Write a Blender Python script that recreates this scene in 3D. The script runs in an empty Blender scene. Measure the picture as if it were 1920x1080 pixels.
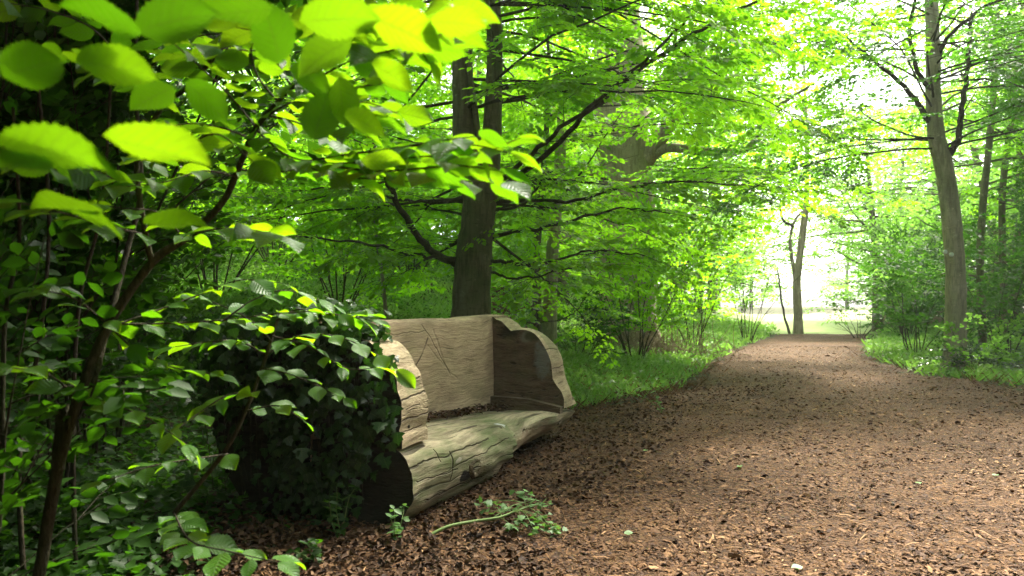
import bpy, math
import numpy as np
rng = np.random.default_rng(11)
R = math.radians
sc = bpy.context.scene
COL = sc.collection

# ------------------------------------------------------------------ camera
CAM_H, FPX, HOR = 1.3, 1493.0, 570.0
cam = bpy.data.cameras.new("camera")
cam.lens, cam.sensor_width = 28.0, 36.0
cam.clip_start, cam.clip_end = 0.05, 2000
cam.dof.use_dof = True
cam.dof.focus_distance = 6.0
cam.dof.aperture_fstop = 3.5
cam_ob = bpy.data.objects.new("camera", cam)
cam_ob.location = (0, 0, CAM_H)
cam_ob.rotation_euler = (R(90 + 1.15), 0, 0)
COL.objects.link(cam_ob)
sc.camera = cam_ob

# ------------------------------------------------------------------ sky, sun, exposure
SUN_EL, SUN_AZ = 52.0, 34.0          # azimuth clockwise from +Y (ahead), so right and ahead of the camera
w = bpy.data.worlds.new("World")
sc.world = w
w.use_nodes = True
nt = w.node_tree
nt.nodes.clear()
sky = nt.nodes.new("ShaderNodeTexSky")
sky.sky_type = 'NISHITA'
sky.sun_disc = False
sky.sun_elevation = R(SUN_EL)
sky.sun_rotation = R(SUN_AZ)
sky.dust_density = 4.0
hs = nt.nodes.new("ShaderNodeHueSaturation")
hs.inputs['Saturation'].default_value = 0.3
bg = nt.nodes.new("ShaderNodeBackground")
bg.inputs['Strength'].default_value = 0.15
wo = nt.nodes.new("ShaderNodeOutputWorld")
nt.links.new(sky.outputs[0], hs.inputs['Color'])
nt.links.new(hs.outputs[0], bg.inputs[0])
nt.links.new(bg.outputs[0], wo.inputs[0])

sun = bpy.data.lights.new("sun", 'SUN')
sun.energy = 4.0
sun.angle = R(11)
sun.color = (1.0, 0.93, 0.80)
sun_ob = bpy.data.objects.new("sun", sun)
sun_ob.rotation_euler = (R(90 - SUN_EL), 0, R(180 - SUN_AZ))
sun_ob.location = (8, 12, 30)
COL.objects.link(sun_ob)

vs = sc.view_settings
sc.display_settings.display_device = 'sRGB'
vs.view_transform = 'Standard'
vs.look = 'None'
vs.gamma = 1
vs.exposure = 2.55
cy = sc.cycles
cy.max_bounces = 10
cy.diffuse_bounces = 7
cy.glossy_bounces = 2
cy.transmission_bounces = 4
cy.transparent_max_bounces = 4
cy.use_denoising = True
cy.sample_clamp_indirect = 10

# ------------------------------------------------------------------ helpers
def at(px, py, d):
    """the point seen at photograph pixel (px, py), d metres ahead"""
    return np.array([(px - 960) / FPX * d, d, CAM_H + (HOR - py) / FPX * d])

def sm(x):
    x = np.clip(x, 0, 1)
    return x * x * (3 - 2 * x)

def nrmz(a):
    return a / np.maximum(np.linalg.norm(a, axis=-1, keepdims=True), 1e-9)

class MB:
    """collects vertices and faces, then links them as one mesh object"""
    def __init__(s):
        s.V, s.RN, s.UV, s.F, s.n = [], [], [], [], 0
    def add(s, v, faces, mat=0, rnd=0.5, uv=None):
        v = np.asarray(v, float).reshape(-1, 3)
        f = np.asarray(faces, int)
        s.V.append(v)
        s.RN.append(np.broadcast_to(np.asarray(rnd, float), (len(v),)))
        s.UV.append(np.zeros((len(v), 2)) if uv is None else np.asarray(uv, float))
        s.F.append((f + s.n, mat))
        s.n += len(v)
    def build(s, name, mats, parent=None, smooth=True, sharp=None):
        me = bpy.data.meshes.new(name)
        V = np.concatenate(s.V)
        me.vertices.add(len(V))
        me.vertices.foreach_set('co', V.ravel())
        li = np.concatenate([f.ravel() for f, m in s.F])
        tot = np.concatenate([np.full(len(f), f.shape[1]) for f, m in s.F])
        mi = np.concatenate([np.full(len(f), m) for f, m in s.F])
        st = np.concatenate([[0], np.cumsum(tot)[:-1]])
        me.loops.add(len(li))
        me.loops.foreach_set('vertex_index', li.astype(np.int32))
        me.polygons.add(len(tot))
        me.polygons.foreach_set('loop_start', st.astype(np.int32))
        me.polygons.foreach_set('material_index', mi.astype(np.int32))
        me.polygons.foreach_set('use_smooth', np.full(len(tot), smooth))
        a = me.attributes.new('rnd', 'FLOAT', 'POINT')
        a.data.foreach_set('value', np.concatenate(s.RN).astype(np.float32))
        uvl = me.uv_layers.new(name='UVMap')
        uvl.data.foreach_set('uv', np.concatenate(s.UV)[li].astype(np.float32).ravel())
        me.update(calc_edges=True)
        if sharp:
            me.set_sharp_from_angle(angle=R(sharp))
        for m in (mats if isinstance(mats, (list, tuple)) else [mats]):
            me.materials.append(m)
        o = bpy.data.objects.new(name, me)
        if parent is not None:
            o.parent = parent
        COL.objects.link(o)
        return o

def tag(o, label=None, cat=None, group=None, kind=None):
    if label: o['label'] = label
    if cat: o['category'] = cat
    if group: o['group'] = group
    if kind: o['kind'] = kind
    return o

def thing(name, label, cat, loc=(0, 0, 0), rz=0.0, group=None):
    o = bpy.data.objects.new(name, None)
    o.empty_display_size = 0.2
    o.location = loc
    o.rotation_euler = (0, 0, rz)
    COL.objects.link(o)
    return tag(o, label, cat, group)

def tube(mb, pts, rad, n=6, mat=0, rnd=0.5, lump=0.0):
    P = np.asarray(pts, float)
    k = len(P)
    rad = np.broadcast_to(np.asarray(rad, float), (k,))
    T = np.gradient(P, axis=0)
    T = nrmz(T)
    ref = np.array([0, 0, 1.0]) if abs(T[0][2]) < .8 else np.array([0, 1.0, 0])
    A = np.zeros_like(P)
    a = np.cross(T[0], ref); a /= np.linalg.norm(a)
    for i in range(k):
        a = a - T[i] * np.dot(a, T[i]); a /= max(np.linalg.norm(a), 1e-9)
        A[i] = a
    B = np.cross(T, A)
    th = np.arange(n) * 2 * np.pi / n
    rr = rad[:, None] * (1 + (lump * rng.normal(size=(k, n)) if lump else 0))
    V = P[:, None, :] + rr[..., None] * (A[:, None, :] * np.cos(th)[None, :, None] + B[:, None, :] * np.sin(th)[None, :, None])
    i = np.arange(k - 1)[:, None] * n
    j = np.arange(n)[None, :]
    F = np.stack([i + j, i + (j + 1) % n, i + n + (j + 1) % n, i + n + j], -1).reshape(-1, 4)
    ln = np.concatenate([[0], np.cumsum(np.linalg.norm(np.diff(P, axis=0), axis=1))])
    uv = np.stack([np.repeat(ln, n), np.tile(np.arange(n) / n, k)], -1)
    mb.add(V, F, mat, rnd, uv)

def spline(pts, per=5):
    """Catmull-Rom through pts (any width of columns)"""
    P = np.asarray(pts, float)
    if len(P) < 3: per = max(per, 2)
    Q = np.concatenate([[2 * P[0] - P[1]], P, [2 * P[-1] - P[-2]]])
    out = []
    for i in range(1, len(Q) - 2):
        t = np.linspace(0, 1, per, endpoint=False)[:, None]
        p0, p1, p2, p3 = Q[i - 1], Q[i], Q[i + 1], Q[i + 2]
        out.append(.5 * (2 * p1 + (p2 - p0) * t + (2 * p0 - 5 * p1 + 4 * p2 - p3) * t ** 2 + (3 * p1 - p0 - 3 * p2 + p3) * t ** 3))
    out.append(P[-1:])
    return np.concatenate(out)

# leaf outlines, along +x, one unit long, face up +z
LEAF = (np.array([[0, 0, 0], [.32, -.32, .07], [.72, -.25, .05], [1, 0, -.08], [.72, .25, .05], [.32, .32, .07]]),
        np.array([[0, 1, 2, 3], [0, 3, 4, 5]]))
FARLEAF = (np.array([[0, 0, 0], [.5, -.30, .03], [1, 0, -.05], [.5, .30, .03]]), np.array([[0, 1, 2, 3]]))
BLADE = (np.array([[0, -.035, 0], [0, .035, 0], [.45, .035, .05], [.45, -.035, .05], [1, 0, -.06]]), None)

def grid_leaf(ns, width, serr, fold=.10, droop=.16, na=5, point=1.0):
    t = np.linspace(0, 1, ns)
    wd = np.interp(t, [0, .04, .14, .3, .48, .65, .8, .9, .96, 1], np.array([.02, .2, .62, .92, 1, .93, .66, .36, .14, 0]) * width)
    z = 1 + serr * np.where(np.arange(ns) % 2 == 0, 1, -1)
    s = np.linspace(-1, 1, na)
    X = t[:, None] + 0 * s[None, :] - .05 * np.abs(s)[None, :] * (1 - t[:, None]) * 1.2
    edge = np.where(np.abs(s) > .9, 1.0, 0.0)
    Y = s[None, :] * wd[:, None] * (1 + edge[None, :] * (z[:, None] - 1))
    Z = fold * np.abs(s)[None, :] * np.sqrt(np.maximum(wd, 0))[:, None] - droop * t[:, None] ** 2 - .06 * (s ** 2)[None, :] * np.sin(t * 6)[:, None]
    V = np.stack([X, Y, Z], -1).reshape(-1, 3)
    i = np.arange(ns - 1)[:, None] * na
    j = np.arange(na - 1)[None, :]
    F = np.stack([i + j, i + na + j, i + na + j + 1, i + j + 1], -1).reshape(-1, 4)
    UV = np.stack([np.repeat(t, na), np.tile(s, ns)], -1)
    return V, F, UV

HAZEL = grid_leaf(27, .38, .065)
HAZELS = [HAZEL, grid_leaf(29, .42, .07, .06, .30), grid_leaf(27, .34, .06, .20, .05), grid_leaf(25, .40, .08, .14, .42)]
HAZELMID = grid_leaf(7, .40, .05, na=3)
_a = np.array([[0, 0], [.02, -.3], [.18, -.62], [.36, -.34], [.62, -.42], [.72, -.18], [1, 0], [.72, .18], [.62, .42], [.36, .34], [.18, .62], [.02, .3]])
IVY = (np.concatenate([np.c_[_a, .05 * np.abs(_a[:, 1:2]) - .1 * _a[:, :1] ** 2], [[.4, 0, .03]]]),
       np.array([[12, i, (i + 1) % 12] for i in range(12)]),
       np.concatenate([np.c_[_a[:, 0], _a[:, 1] * 1.5], [[.4, 0]]]))

def leaves(mb, tpl, pos, dr, nr, size, rnd, wide=None, mat=0):
    tv, tf = tpl[0], tpl[1]
    tuv = tpl[2] if len(tpl) > 2 else np.stack([tv[:, 0], tv[:, 1] / max(np.abs(tv[:, 1]).max(), 1e-6)], -1)
    N = len(pos)
    if N == 0: return
    x = nrmz(dr)
    z = nr - x * (nr * x).sum(-1, keepdims=True)
    z = nrmz(z)
    y = np.cross(z, x)
    size = np.broadcast_to(size, (N,))
    wd = np.ones(N) if wide is None else wide
    L = tv[None, :, :] * size[:, None, None]
    V = pos[:, None, :] + L[..., 0:1] * x[:, None, :] + L[..., 1:2] * wd[:, None, None] * y[:, None, :] + L[..., 2:3] * z[:, None, :]
    nv = len(tv)
    F = (tf[None] + (np.arange(N) * nv)[:, None, None]).reshape(-1, tf.shape[1])
    mb.add(V.reshape(-1, 3), F, mat, np.repeat(np.broadcast_to(rnd, (N,)), nv), np.tile(tuv, (N, 1)))

UP = np.array([0, 0, 1.0])

def sprays(mbL, mbW, O, A, L, nt=9, nl=6, size=.08, tilt=.3, droop=.15, tpl=LEAF, twigs=True, flat=.12, rmat=0, tr=.0022):
    """flat leafy sprays: origins O, axes A, lengths L"""
    O = np.asarray(O, float); A = nrmz(np.asarray(A, float)); K = len(O)
    if K == 0: return
    L = np.broadcast_to(np.asarray(L, float), (K,))
    N = nrmz(UP + rng.normal(0, flat, (K, 3)))
    S = nrmz(np.cross(N, A)); N = np.cross(A, S)
    base_r = rng.uniform(.0, 1, K)
    def axis(s): return O + A * (L * s)[:, None] - UP * (droop * L * s ** 2)[:, None]
    if twigs:
        pts = [axis(np.full(K, s)) for s in (0, .5, 1)]
        _twig3(mbW, pts, [tr * 1.6, tr * 1.1, tr * .5], S, N, rmat)
    for t in range(nt):
        s = (t + .6 + rng.uniform(-.2, .2, K)) / nt
        sg = 1 if t % 2 else -1
        b = axis(s)
        td = nrmz(A * rng.uniform(.5, .85, (K, 1)) + S * sg * rng.uniform(.6, .9, (K, 1)) + N * rng.normal(0, .12, (K, 1)) - UP * .1)
        tl = L * (.48 * (1 - s) + .10) * rng.uniform(.75, 1.2, K)
        if twigs:
            _twig3(mbW, [b, b + td * tl[:, None]], [tr * .8, tr * .4], N, np.cross(td, N), rmat)
        for m in range(nl):
            q = (m + 1) / nl
            sgn = 1 if m % 2 else -1
            p = b + td * (tl * q)[:, None] - UP * (.1 * tl * q * q)[:, None]
            side = nrmz(np.cross(N, td))
            ld = td * rng.uniform(.5, 1, (K, 1)) + side * sgn * (rng.uniform(.5, 1.0, (K, 1)) if m < nl - 1 else .1) - UP * rng.uniform(0, .35, (K, 1))
            ln = N + rng.normal(0, tilt, (K, 3))
            leaves(mbL, tpl, p, ld, ln, size * rng.uniform(.65, 1.2, K), np.clip(.6 * base_r + .4 * rng.uniform(0, 1, K), 0, 1))

def _twig3(mb, pts, rad, S, N, mat):
    K = len(pts[0])
    k = len(pts)
    V = np.zeros((K, k, 3, 3))
    for i in range(k):
        for j in range(3):
            th = j * 2.094
            V[:, i, j] = pts[i] + rad[i] * (S * math.cos(th) + N * math.sin(th))
    F = np.array([[i * 3 + j, i * 3 + (j + 1) % 3, i * 3 + 3 + (j + 1) % 3, i * 3 + 3 + j] for i in range(k - 1) for j in range(3)])
    F = (F[None] + (np.arange(K) * 3 * k)[:, None, None]).reshape(-1, 4)
    mb.add(V.reshape(-1, 3), F, mat, .5)

def rotz(v, a):
    c, s = np.cos(a), np.sin(a)
    return np.stack([v[..., 0] * c - v[..., 1] * s, v[..., 0] * s + v[..., 1] * c, v[..., 2]], -1)

def grow(start, d, length, k=7, wob=.12, up=0.0, sag=0.0):
    p = np.array(start, float); d = np.array(d, float) / np.linalg.norm(d)
    pts = [p.copy()]
    for i in range(k):
        d = d + rng.normal(0, wob, 3) * np.array([1, 1, .7]) + UP * (up - sag * (i / k)) / k
        d /= np.linalg.norm(d)
        p = p + d * length / k
        pts.append(p.copy())
    return np.array(pts)

def dress(mbL, mbW, limb, r0, every=.40, sub=(.5, 1.2), t0=.25, spray=(.45, .8), gap=.28, nt=8, nl=6, size=.08, tilt=.3, tpl=LEAF, twigs=True, wmat=0, keep=None, lift=.05):
    """side branches and leafy sprays along a limb"""
    limb = np.asarray(limb)
    seg = np.linalg.norm(np.diff(limb, axis=0), axis=1)
    cum = np.concatenate([[0], np.cumsum(seg)])
    tot = cum[-1]
    O, A, LL = [], [], []
    def ptat(s):
        return np.array([np.interp(s, cum, limb[:, i]) for i in range(3)])
    s = tot * t0
    sg = 1
    while s < tot:
        p = ptat(s); tg = nrmz(ptat(min(s + .1, tot)) - ptat(max(s - .1, 0)))
        fl = nrmz(np.array([tg[0], tg[1], tg[2] * .35]) + 1e-6)
        d = rotz(fl, sg * rng.uniform(.55, 1.15)) + UP * rng.normal(lift, .12)
        ln = rng.uniform(*sub) * (1.15 - .6 * s / tot)
        b = grow(p, d, ln, 4, .12, .0, .15)
        tube(mbW, b, np.linspace(max(r0 * .22 * (1 - .6 * s / tot), .004), .002, len(b)), 4, wmat)
        m = max(2, int(ln / gap))
        for q in range(m):
            f = (q + .7) / m
            bp = b[0] * 0
            x = f * (len(b) - 1); i0 = min(int(x), len(b) - 2)
            bp = b[i0] + (b[i0 + 1] - b[i0]) * (x - i0)
            O.append(bp)
            bt = nrmz(b[i0 + 1] - b[i0])
            A.append(rotz(bt, (1 if q % 2 else -1) * rng.uniform(.25, .8)) - UP * rng.uniform(0, .15))
            LL.append(rng.uniform(*spray) * (1.1 - .35 * f))
        s += every * rng.uniform(.6, 1.4)
        sg = -sg
    O.append(limb[-1]); A.append(limb[-1] - limb[-2]); LL.append(spray[1])
    O, A, LL = np.array(O), np.array(A), np.array(LL)
    if dress.base is not None:
        k = thin(O + dress.base)
        O, A, LL = O[k], A[k], LL[k]
        if len(O) == 0: return
    if keep is not None:
        k = keep(O)
        O, A, LL = O[k], A[k], LL[k]
    sprays(mbL, mbW, O, A, LL, nt, nl, size, tilt, .15, tpl, twigs, rmat=wmat)

dress.base = None
# gaps in the leaf cover: direction from the clearing of the path, nearest and farthest distance, share of the sprays kept
GAPS = [((1100, -40, 1225, 330), 4, 19.5, .09), ((858, 300, 930, 720), 3, 10.6, .12), ((860, -50, 945, 300), 4, 10.6, .30), ((1720, -20, 1830, 700), 4, 15.4, .10),
        ((1440, 370, 1560, 640), 8, 33.5, .08), ((1430, 470, 1570, 640), 33, 120, .1), ((1640, 180, 1740, 340), 5, 90, .5), ((1790, 120, 1850, 400), 5, 90, .45), ((1380, 540, 1660, 700), 3, 33, .0), ((1400, 580, 1620, 660), 6, 60, .2), ((1640, 550, 1710, 600), 6, 38, .7)]
def thin(Pw):
    k = np.linalg.norm(Pw - np.array([0, 0, CAM_H]), axis=1) > 2.0        # nothing grows against the lens
    # a rift in the canopy that lets the sun down on to the hazel sprays by the bench
    sd = np.array([math.sin(R(SUN_AZ)) * math.cos(R(SUN_EL)), math.cos(R(SUN_AZ)) * math.cos(R(SUN_EL)), math.sin(R(SUN_EL))])
    for (x0, x1, y0, y1, z0) in ((-.75, .3, 1.2, 2.8, 1.65), (-1.05, -.2, 2.6, 3.5, 1.25)):
        b = Pw - ((Pw[:, 2] - z0) / sd[2])[:, None] * sd
        k &= ~((b[:, 0] > x0) & (b[:, 0] < x1) & (b[:, 1] > y0) & (b[:, 1] < y1) & (Pw[:, 2] > 2.6)) | (rng.uniform(0, 1, len(Pw)) < .12)
    d = np.maximum(Pw[:, 1], .1)
    px = 960 + Pw[:, 0] / d * FPX; py = HOR - (Pw[:, 2] - CAM_H) / d * FPX
    px, py = px + rng.normal(0, 18, len(px)), py + rng.normal(0, 40, len(py))
    for (x0, y0, x1, y1), d0, d1, p in GAPS:
        h = (px > x0) & (px < x1) & (py > y0) & (py < y1) & (d > d0) & (d < d1)
        k &= ~h | (rng.uniform(0, 1, len(Pw)) < p)
    return k

# ------------------------------------------------------------------ materials
def newmat(name):
    m = bpy.data.materials.new(name)
    m.use_nodes = True
    m.node_tree.nodes.clear()
    return m, m.node_tree

def nd(t, typ, **kw):
    n = t.nodes.new(typ)
    for k, v in kw.items():
        setattr(n, k, v)
    return n

def mathn(t, op, a, b=None, c=None, clamp=False):
    n = t.nodes.new('ShaderNodeMath'); n.operation = op; n.use_clamp = clamp
    for i, x in enumerate((a, b, c)):
        if x is None: continue
        if isinstance(x, (int, float)): n.inputs[i].default_value = x
        else: t.links.new(x, n.inputs[i])
    return n.outputs[0]

def mixc(t, f, a, b, mode='MIX'):
    n = t.nodes.new('ShaderNodeMix'); n.data_type = 'RGBA'; n.blend_type = mode
    for s, x in ((n.inputs[0], f), (n.inputs[6], a), (n.inputs[7], b)):
        if isinstance(x, (int, float)): s.default_value = x
        elif isinstance(x, tuple): s.default_value = (*x, 1)
        else: t.links.new(x, s)
    return n.outputs[2]

def noise(t, vec, scale, detail=4, rough=.55, dist=0.0):
    n = nd(t, 'ShaderNodeTexNoise')
    n.inputs['Scale'].default_value = scale; n.inputs['Detail'].default_value = detail
    n.inputs['Roughness'].default_value = rough; n.inputs['Distortion'].default_value = dist
    if vec is not None: t.links.new(vec, n.inputs['Vector'])
    return n.outputs['Fac']

def ramp(t, f, stops):
    n = nd(t, 'ShaderNodeValToRGB')
    el = n.color_ramp.elements
    while len(el) < len(stops): el.new(.5)
    for e, (p, c) in zip(el, stops):
        e.position = p; e.color = (*c, 1) if len(c) == 3 else c
    t.links.new(f, n.inputs[0])
    return n.outputs[0]

def mapping(t, src, scale=(1, 1, 1), rot=(0, 0, 0), loc=(0, 0, 0)):
    n = nd(t, 'ShaderNodeMapping')
    n.inputs['Scale'].default_value = scale; n.inputs['Rotation'].default_value = rot; n.inputs['Location'].default_value = loc
    t.links.new(src, n.inputs['Vector'])
    return n.outputs[0]

def principled(t, color, rough=.6, spec=.3, bump=None, bdist=.01, bstr=.5):
    p = nd(t, 'ShaderNodeBsdfPrincipled')
    if isinstance(color, tuple): p.inputs['Base Color'].default_value = (*color, 1)
    else: t.links.new(color, p.inputs['Base Color'])
    if isinstance(rough, (int, float)): p.inputs['Roughness'].default_value = rough
    else: t.links.new(rough, p.inputs['Roughness'])
    p.inputs['Specular IOR Level'].default_value = spec
    if bump is not None:
        b = nd(t, 'ShaderNodeBump')
        b.inputs['Distance'].default_value = bdist; b.inputs['Strength'].default_value = bstr
        t.links.new(bump, b.inputs['Height'])
        t.links.new(b.outputs[0], p.inputs['Normal'])
    return p

def out(t, sh):
    o = nd(t, 'ShaderNodeOutputMaterial')
    t.links.new(sh, o.inputs[0])

def leafmat(name, c1, c2, tc1, tc2, fac=.45, rough=.4, spec=.4, veins=False):
    m, t = newmat(name)
    a = nd(t, 'ShaderNodeAttribute'); a.attribute_name = 'rnd'
    col = mixc(t, a.outputs['Fac'], c1, c2)
    tcol = mixc(t, a.outputs['Fac'], tc1, tc2)
    bump = None
    if veins:
        uv = nd(t, 'ShaderNodeUVMap')
        sp = nd(t, 'ShaderNodeSeparateXYZ'); t.links.new(uv.outputs[0], sp.inputs[0])
        av = mathn(t, 'ABSOLUTE', sp.outputs[1])
        mid = mathn(t, 'LESS_THAN', av, .035)
        ph = mathn(t, 'FRACT', mathn(t, 'SUBTRACT', mathn(t, 'MULTIPLY', sp.outputs[0], 8.0), mathn(t, 'MULTIPLY', av, 2.4)))
        tri = mathn(t, 'ABSOLUTE', mathn(t, 'SUBTRACT', ph, .5))          # .5 on a vein
        vein = mathn(t, 'GREATER_THAN', tri, .44)
        v = mathn(t, 'MAXIMUM', mid, mathn(t, 'MULTIPLY', vein, .7))
        col = mixc(t, mathn(t, 'MULTIPLY', v, .35), col, (.16, .24, .07))
        tcol = mixc(t, mathn(t, 'MULTIPLY', v, .6), tcol, (.07, .17, .004))
        geo = nd(t, 'ShaderNodeNewGeometry')
        mot = noise(t, geo.outputs['Position'], 60, 3)
        col = mixc(t, .35, col, mixc(t, mot, (.6, .6, .6), (1.3, 1.3, 1.3)), 'MULTIPLY')
        bump = mathn(t, 'SUBTRACT', mathn(t, 'POWER', mathn(t, 'SUBTRACT', 1.0, mathn(t, 'MULTIPLY', tri, 2.0)), .6), mathn(t, 'MULTIPLY', mid, .8))
    p = principled(t, col, rough, spec, bump, .004, .5)
    tr = nd(t, 'ShaderNodeBsdfTranslucent')
    t.links.new(tcol, tr.inputs[0])
    mx = nd(t, 'ShaderNodeMixShader'); mx.inputs[0].default_value = fac
    t.links.new(p.outputs[0], mx.inputs[1]); t.links.new(tr.outputs[0], mx.inputs[2])
    out(t, mx.outputs[0])
    return m

M_BEECH = leafmat('beech_leaf', (.06, .15, .006), (.11, .22, .009), (.22, .54, .007), (.36, .71, .013), .6, .5, .2)
M_FAR = leafmat('distant_leaf', (.065, .15, .007), (.12, .22, .010), (.18, .43, .03), (.29, .55, .08), .6, .55, .15)  # paler transmitted green paints in the haze and glow of distance
M_HAZEL = leafmat('hazel_leaf', (.03, .095, .010), (.05, .14, .016), (.11, .34, .003), (.31, .56, .004), .5, .45, .22, True)
M_UNDER = leafmat('understorey_leaf', (.012, .036, .005), (.03, .08, .010), (.04, .16, .003), (.10, .30, .005), .4, .5, .2)  # leaf colour darkened to carry the shade of the left and edge thickets
M_RTREE = leafmat('shade_leaf', (.025, .075, .010), (.045, .115, .015), (.08, .30, .005), (.17, .46, .008), .45, .45, .3)  # darker leaf colour paints in the crown's silhouette against bright sky
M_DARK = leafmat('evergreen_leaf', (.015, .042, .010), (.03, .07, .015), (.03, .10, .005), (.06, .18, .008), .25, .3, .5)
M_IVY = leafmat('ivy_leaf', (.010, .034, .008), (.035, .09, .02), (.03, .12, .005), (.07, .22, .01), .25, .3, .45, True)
M_GRASS = leafmat('verge_leaf', (.07, .15, .03), (.14, .24, .07), (.18, .40, .03), (.30, .54, .08), .45, .45, .35)
M_RUSSET = leafmat('russet_leaf', (.09, .05, .03), (.14, .09, .05), (.16, .07, .04), (.22, .14, .05), .35, .6, .2)

def barkmat(name, c1, c2, green=(.06, .09, .03), g=.4, scale=6):
    m, t = newmat(name)
    geo = nd(t, 'ShaderNodeNewGeometry')
    mp = mapping(t, geo.outputs['Position'], (scale, scale, scale * .35))
    n1 = noise(t, mp, 1.0, 6, .6)
    n2 = noise(t, geo.outputs['Position'], 2.2, 3)
    n3 = noise(t, mapping(t, geo.outputs['Position'], (9, 9, 40)), 1.0, 3)
    c = mixc(t, n1, c1, c2)
    c = mixc(t, mathn(t, 'MULTIPLY', ramp(t, n2, [(.40, (0, 0, 0)), (.62, (1, 1, 1))]), g), c, green)
    c = mixc(t, ramp(t, n3, [(.58, (0, 0, 0)), (.70, (.45, .45, .45))]), c, tuple(x * .45 for x in c1))
    c = mixc(t, mathn(t, 'MULTIPLY', ramp(t, noise(t, mapping(t, geo.outputs['Position'], (scale * 3, scale * 3, scale * .5)), 1.0, 5, .7), [(.45, (0, 0, 0)), (.62, (1, 1, 1))]), .55), c, tuple(x * .5 for x in c1))
    c = mixc(t, ramp(t, noise(t, geo.outputs['Position'], 7, 5, .7), [(.60, (0, 0, 0)), (.70, (.5, .5, .5))]), c, tuple(min(1, x * 1.5) for x in c2))
    p = principled(t, c, .85, .15, n1, .05, .9)
    out(t, p.outputs[0])
    return m

M_BEECHBARK = barkmat('beech_bark', (.09, .078, .05), (.21, .18, .12), g=.65)
M_PALEBARK = barkmat('pale_bark', (.23, .20, .14), (.46, .40, .30), g=.3)
M_BIGBARK = barkmat('old_bark', (.20, .155, .105), (.42, .34, .25), g=.2, scale=4)
M_TWIG = barkmat('twig_bark', (.03, .026, .016), (.075, .062, .04), g=.25, scale=30)
M_HAZELBARK = barkmat('hazel_bark', (.025, .018, .012), (.075, .056, .036), g=.3, scale=25)
M_DEAD = barkmat('dead_stalk', (.14, .10, .06), (.27, .21, .13), g=.1, scale=20)

def groundmat():
    m, t = newmat('woodland_soil')
    geo = nd(t, 'ShaderNodeNewGeometry')
    n1 = noise(t, geo.outputs['Position'], 2.0, 8, .65)
    n2 = noise(t, geo.outputs['Position'], 26, 6, .7)
    c = mixc(t, n2, (.025, .018, .010), (.085, .06, .035))
    c = mixc(t, ramp(t, n1, [(.42, (0, 0, 0)), (.6, (1, 1, 1))]), c, (.035, .06, .014))
    p = principled(t, c, .95, .1, n2, .05, .8)
    out(t, p.outputs[0])
    return m

def mulchmat():
    m, t = newmat('wood_chip_mulch')
    geo = nd(t, 'ShaderNodeNewGeometry')
    pos = geo.outputs['Position']
    wn = nd(t, 'ShaderNodeTexVoronoi'); wn.inputs['Scale'].default_value = 34; wn.inputs['Randomness'].default_value = 1
    dn = nd(t, 'ShaderNodeTexNoise'); dn.inputs['Scale'].default_value = 18; t.links.new(pos, dn.inputs['Vector'])
    mx = nd(t, 'ShaderNodeMix'); mx.data_type = 'VECTOR'; mx.inputs[0].default_value = .06
    t.links.new(pos, mx.inputs[4]); t.links.new(dn.outputs['Color'], mx.inputs[5])
    t.links.new(mx.outputs[1], wn.inputs['Vector'])
    n1 = noise(t, pos, 48, 5, .7)
    big = noise(t, pos, .55, 4, .6)
    c = ramp(t, wn.outputs['Color'], [(.1, (.03, .013, .005)), (.45, (.085, .041, .015)), (.75, (.13, .067, .026)), (1, (.20, .108, .045))])
    c = mixc(t, ramp(t, n1, [(.38, (1, 1, 1)), (.55, (0, 0, 0))]), c, (.045, .028, .016))
    c = mixc(t, 1.0, c, ramp(t, big, [(.35, (.72, .70, .68)), (.65, (1.1, 1.1, 1.1))]), 'MULTIPLY')
    h = mathn(t, 'ADD', wn.outputs['Distance'], n1)
    p = principled(t, c, .9, .15, h, .03, .8)
    out(t, p.outputs[0])
    return m

def chipmat(name, stops, rough=.8):
    m, t = newmat(name)
    a = nd(t, 'ShaderNodeAttribute'); a.attribute_name = 'rnd'
    geo = nd(t, 'ShaderNodeNewGeometry')
    n = noise(t, geo.outputs['Position'], 90, 3)
    c = ramp(t, a.outputs['Fac'], stops)
    c = mixc(t, .6, c, mixc(t, n, (.55, .55, .55), (1.4, 1.4, 1.4)), 'MULTIPLY')
    p = principled(t, c, rough, .2)
    out(t, p.outputs[0])
    return m

M_SOIL = groundmat()
M_MULCH = mulchmat()
M_CHIP = chipmat('loose_chip', [(0, (.026, .0105, .004)), (.3, (.075, .034, .0115)), (.6, (.132, .065, .024)), (.88, (.20, .106, .043)), (1, (.36, .22, .105))])
M_LITTER = chipmat('dead_leaf', [(0, (.02, .011, .006)), (.5, (.075, .04, .019)), (1, (.17, .10, .05))])

def meadowmat():
    m, t = newmat('meadow_grass')
    geo = nd(t, 'ShaderNodeNewGeometry')
    n = noise(t, geo.outputs['Position'], 1.2, 8, .7)
    c = mixc(t, n, (.10, .17, .04), (.30, .33, .14))
    p = principled(t, c, .9, .1, n, .1, .6)
    out(t, p.outputs[0])
    return m
M_MEADOW = meadowmat()

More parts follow.
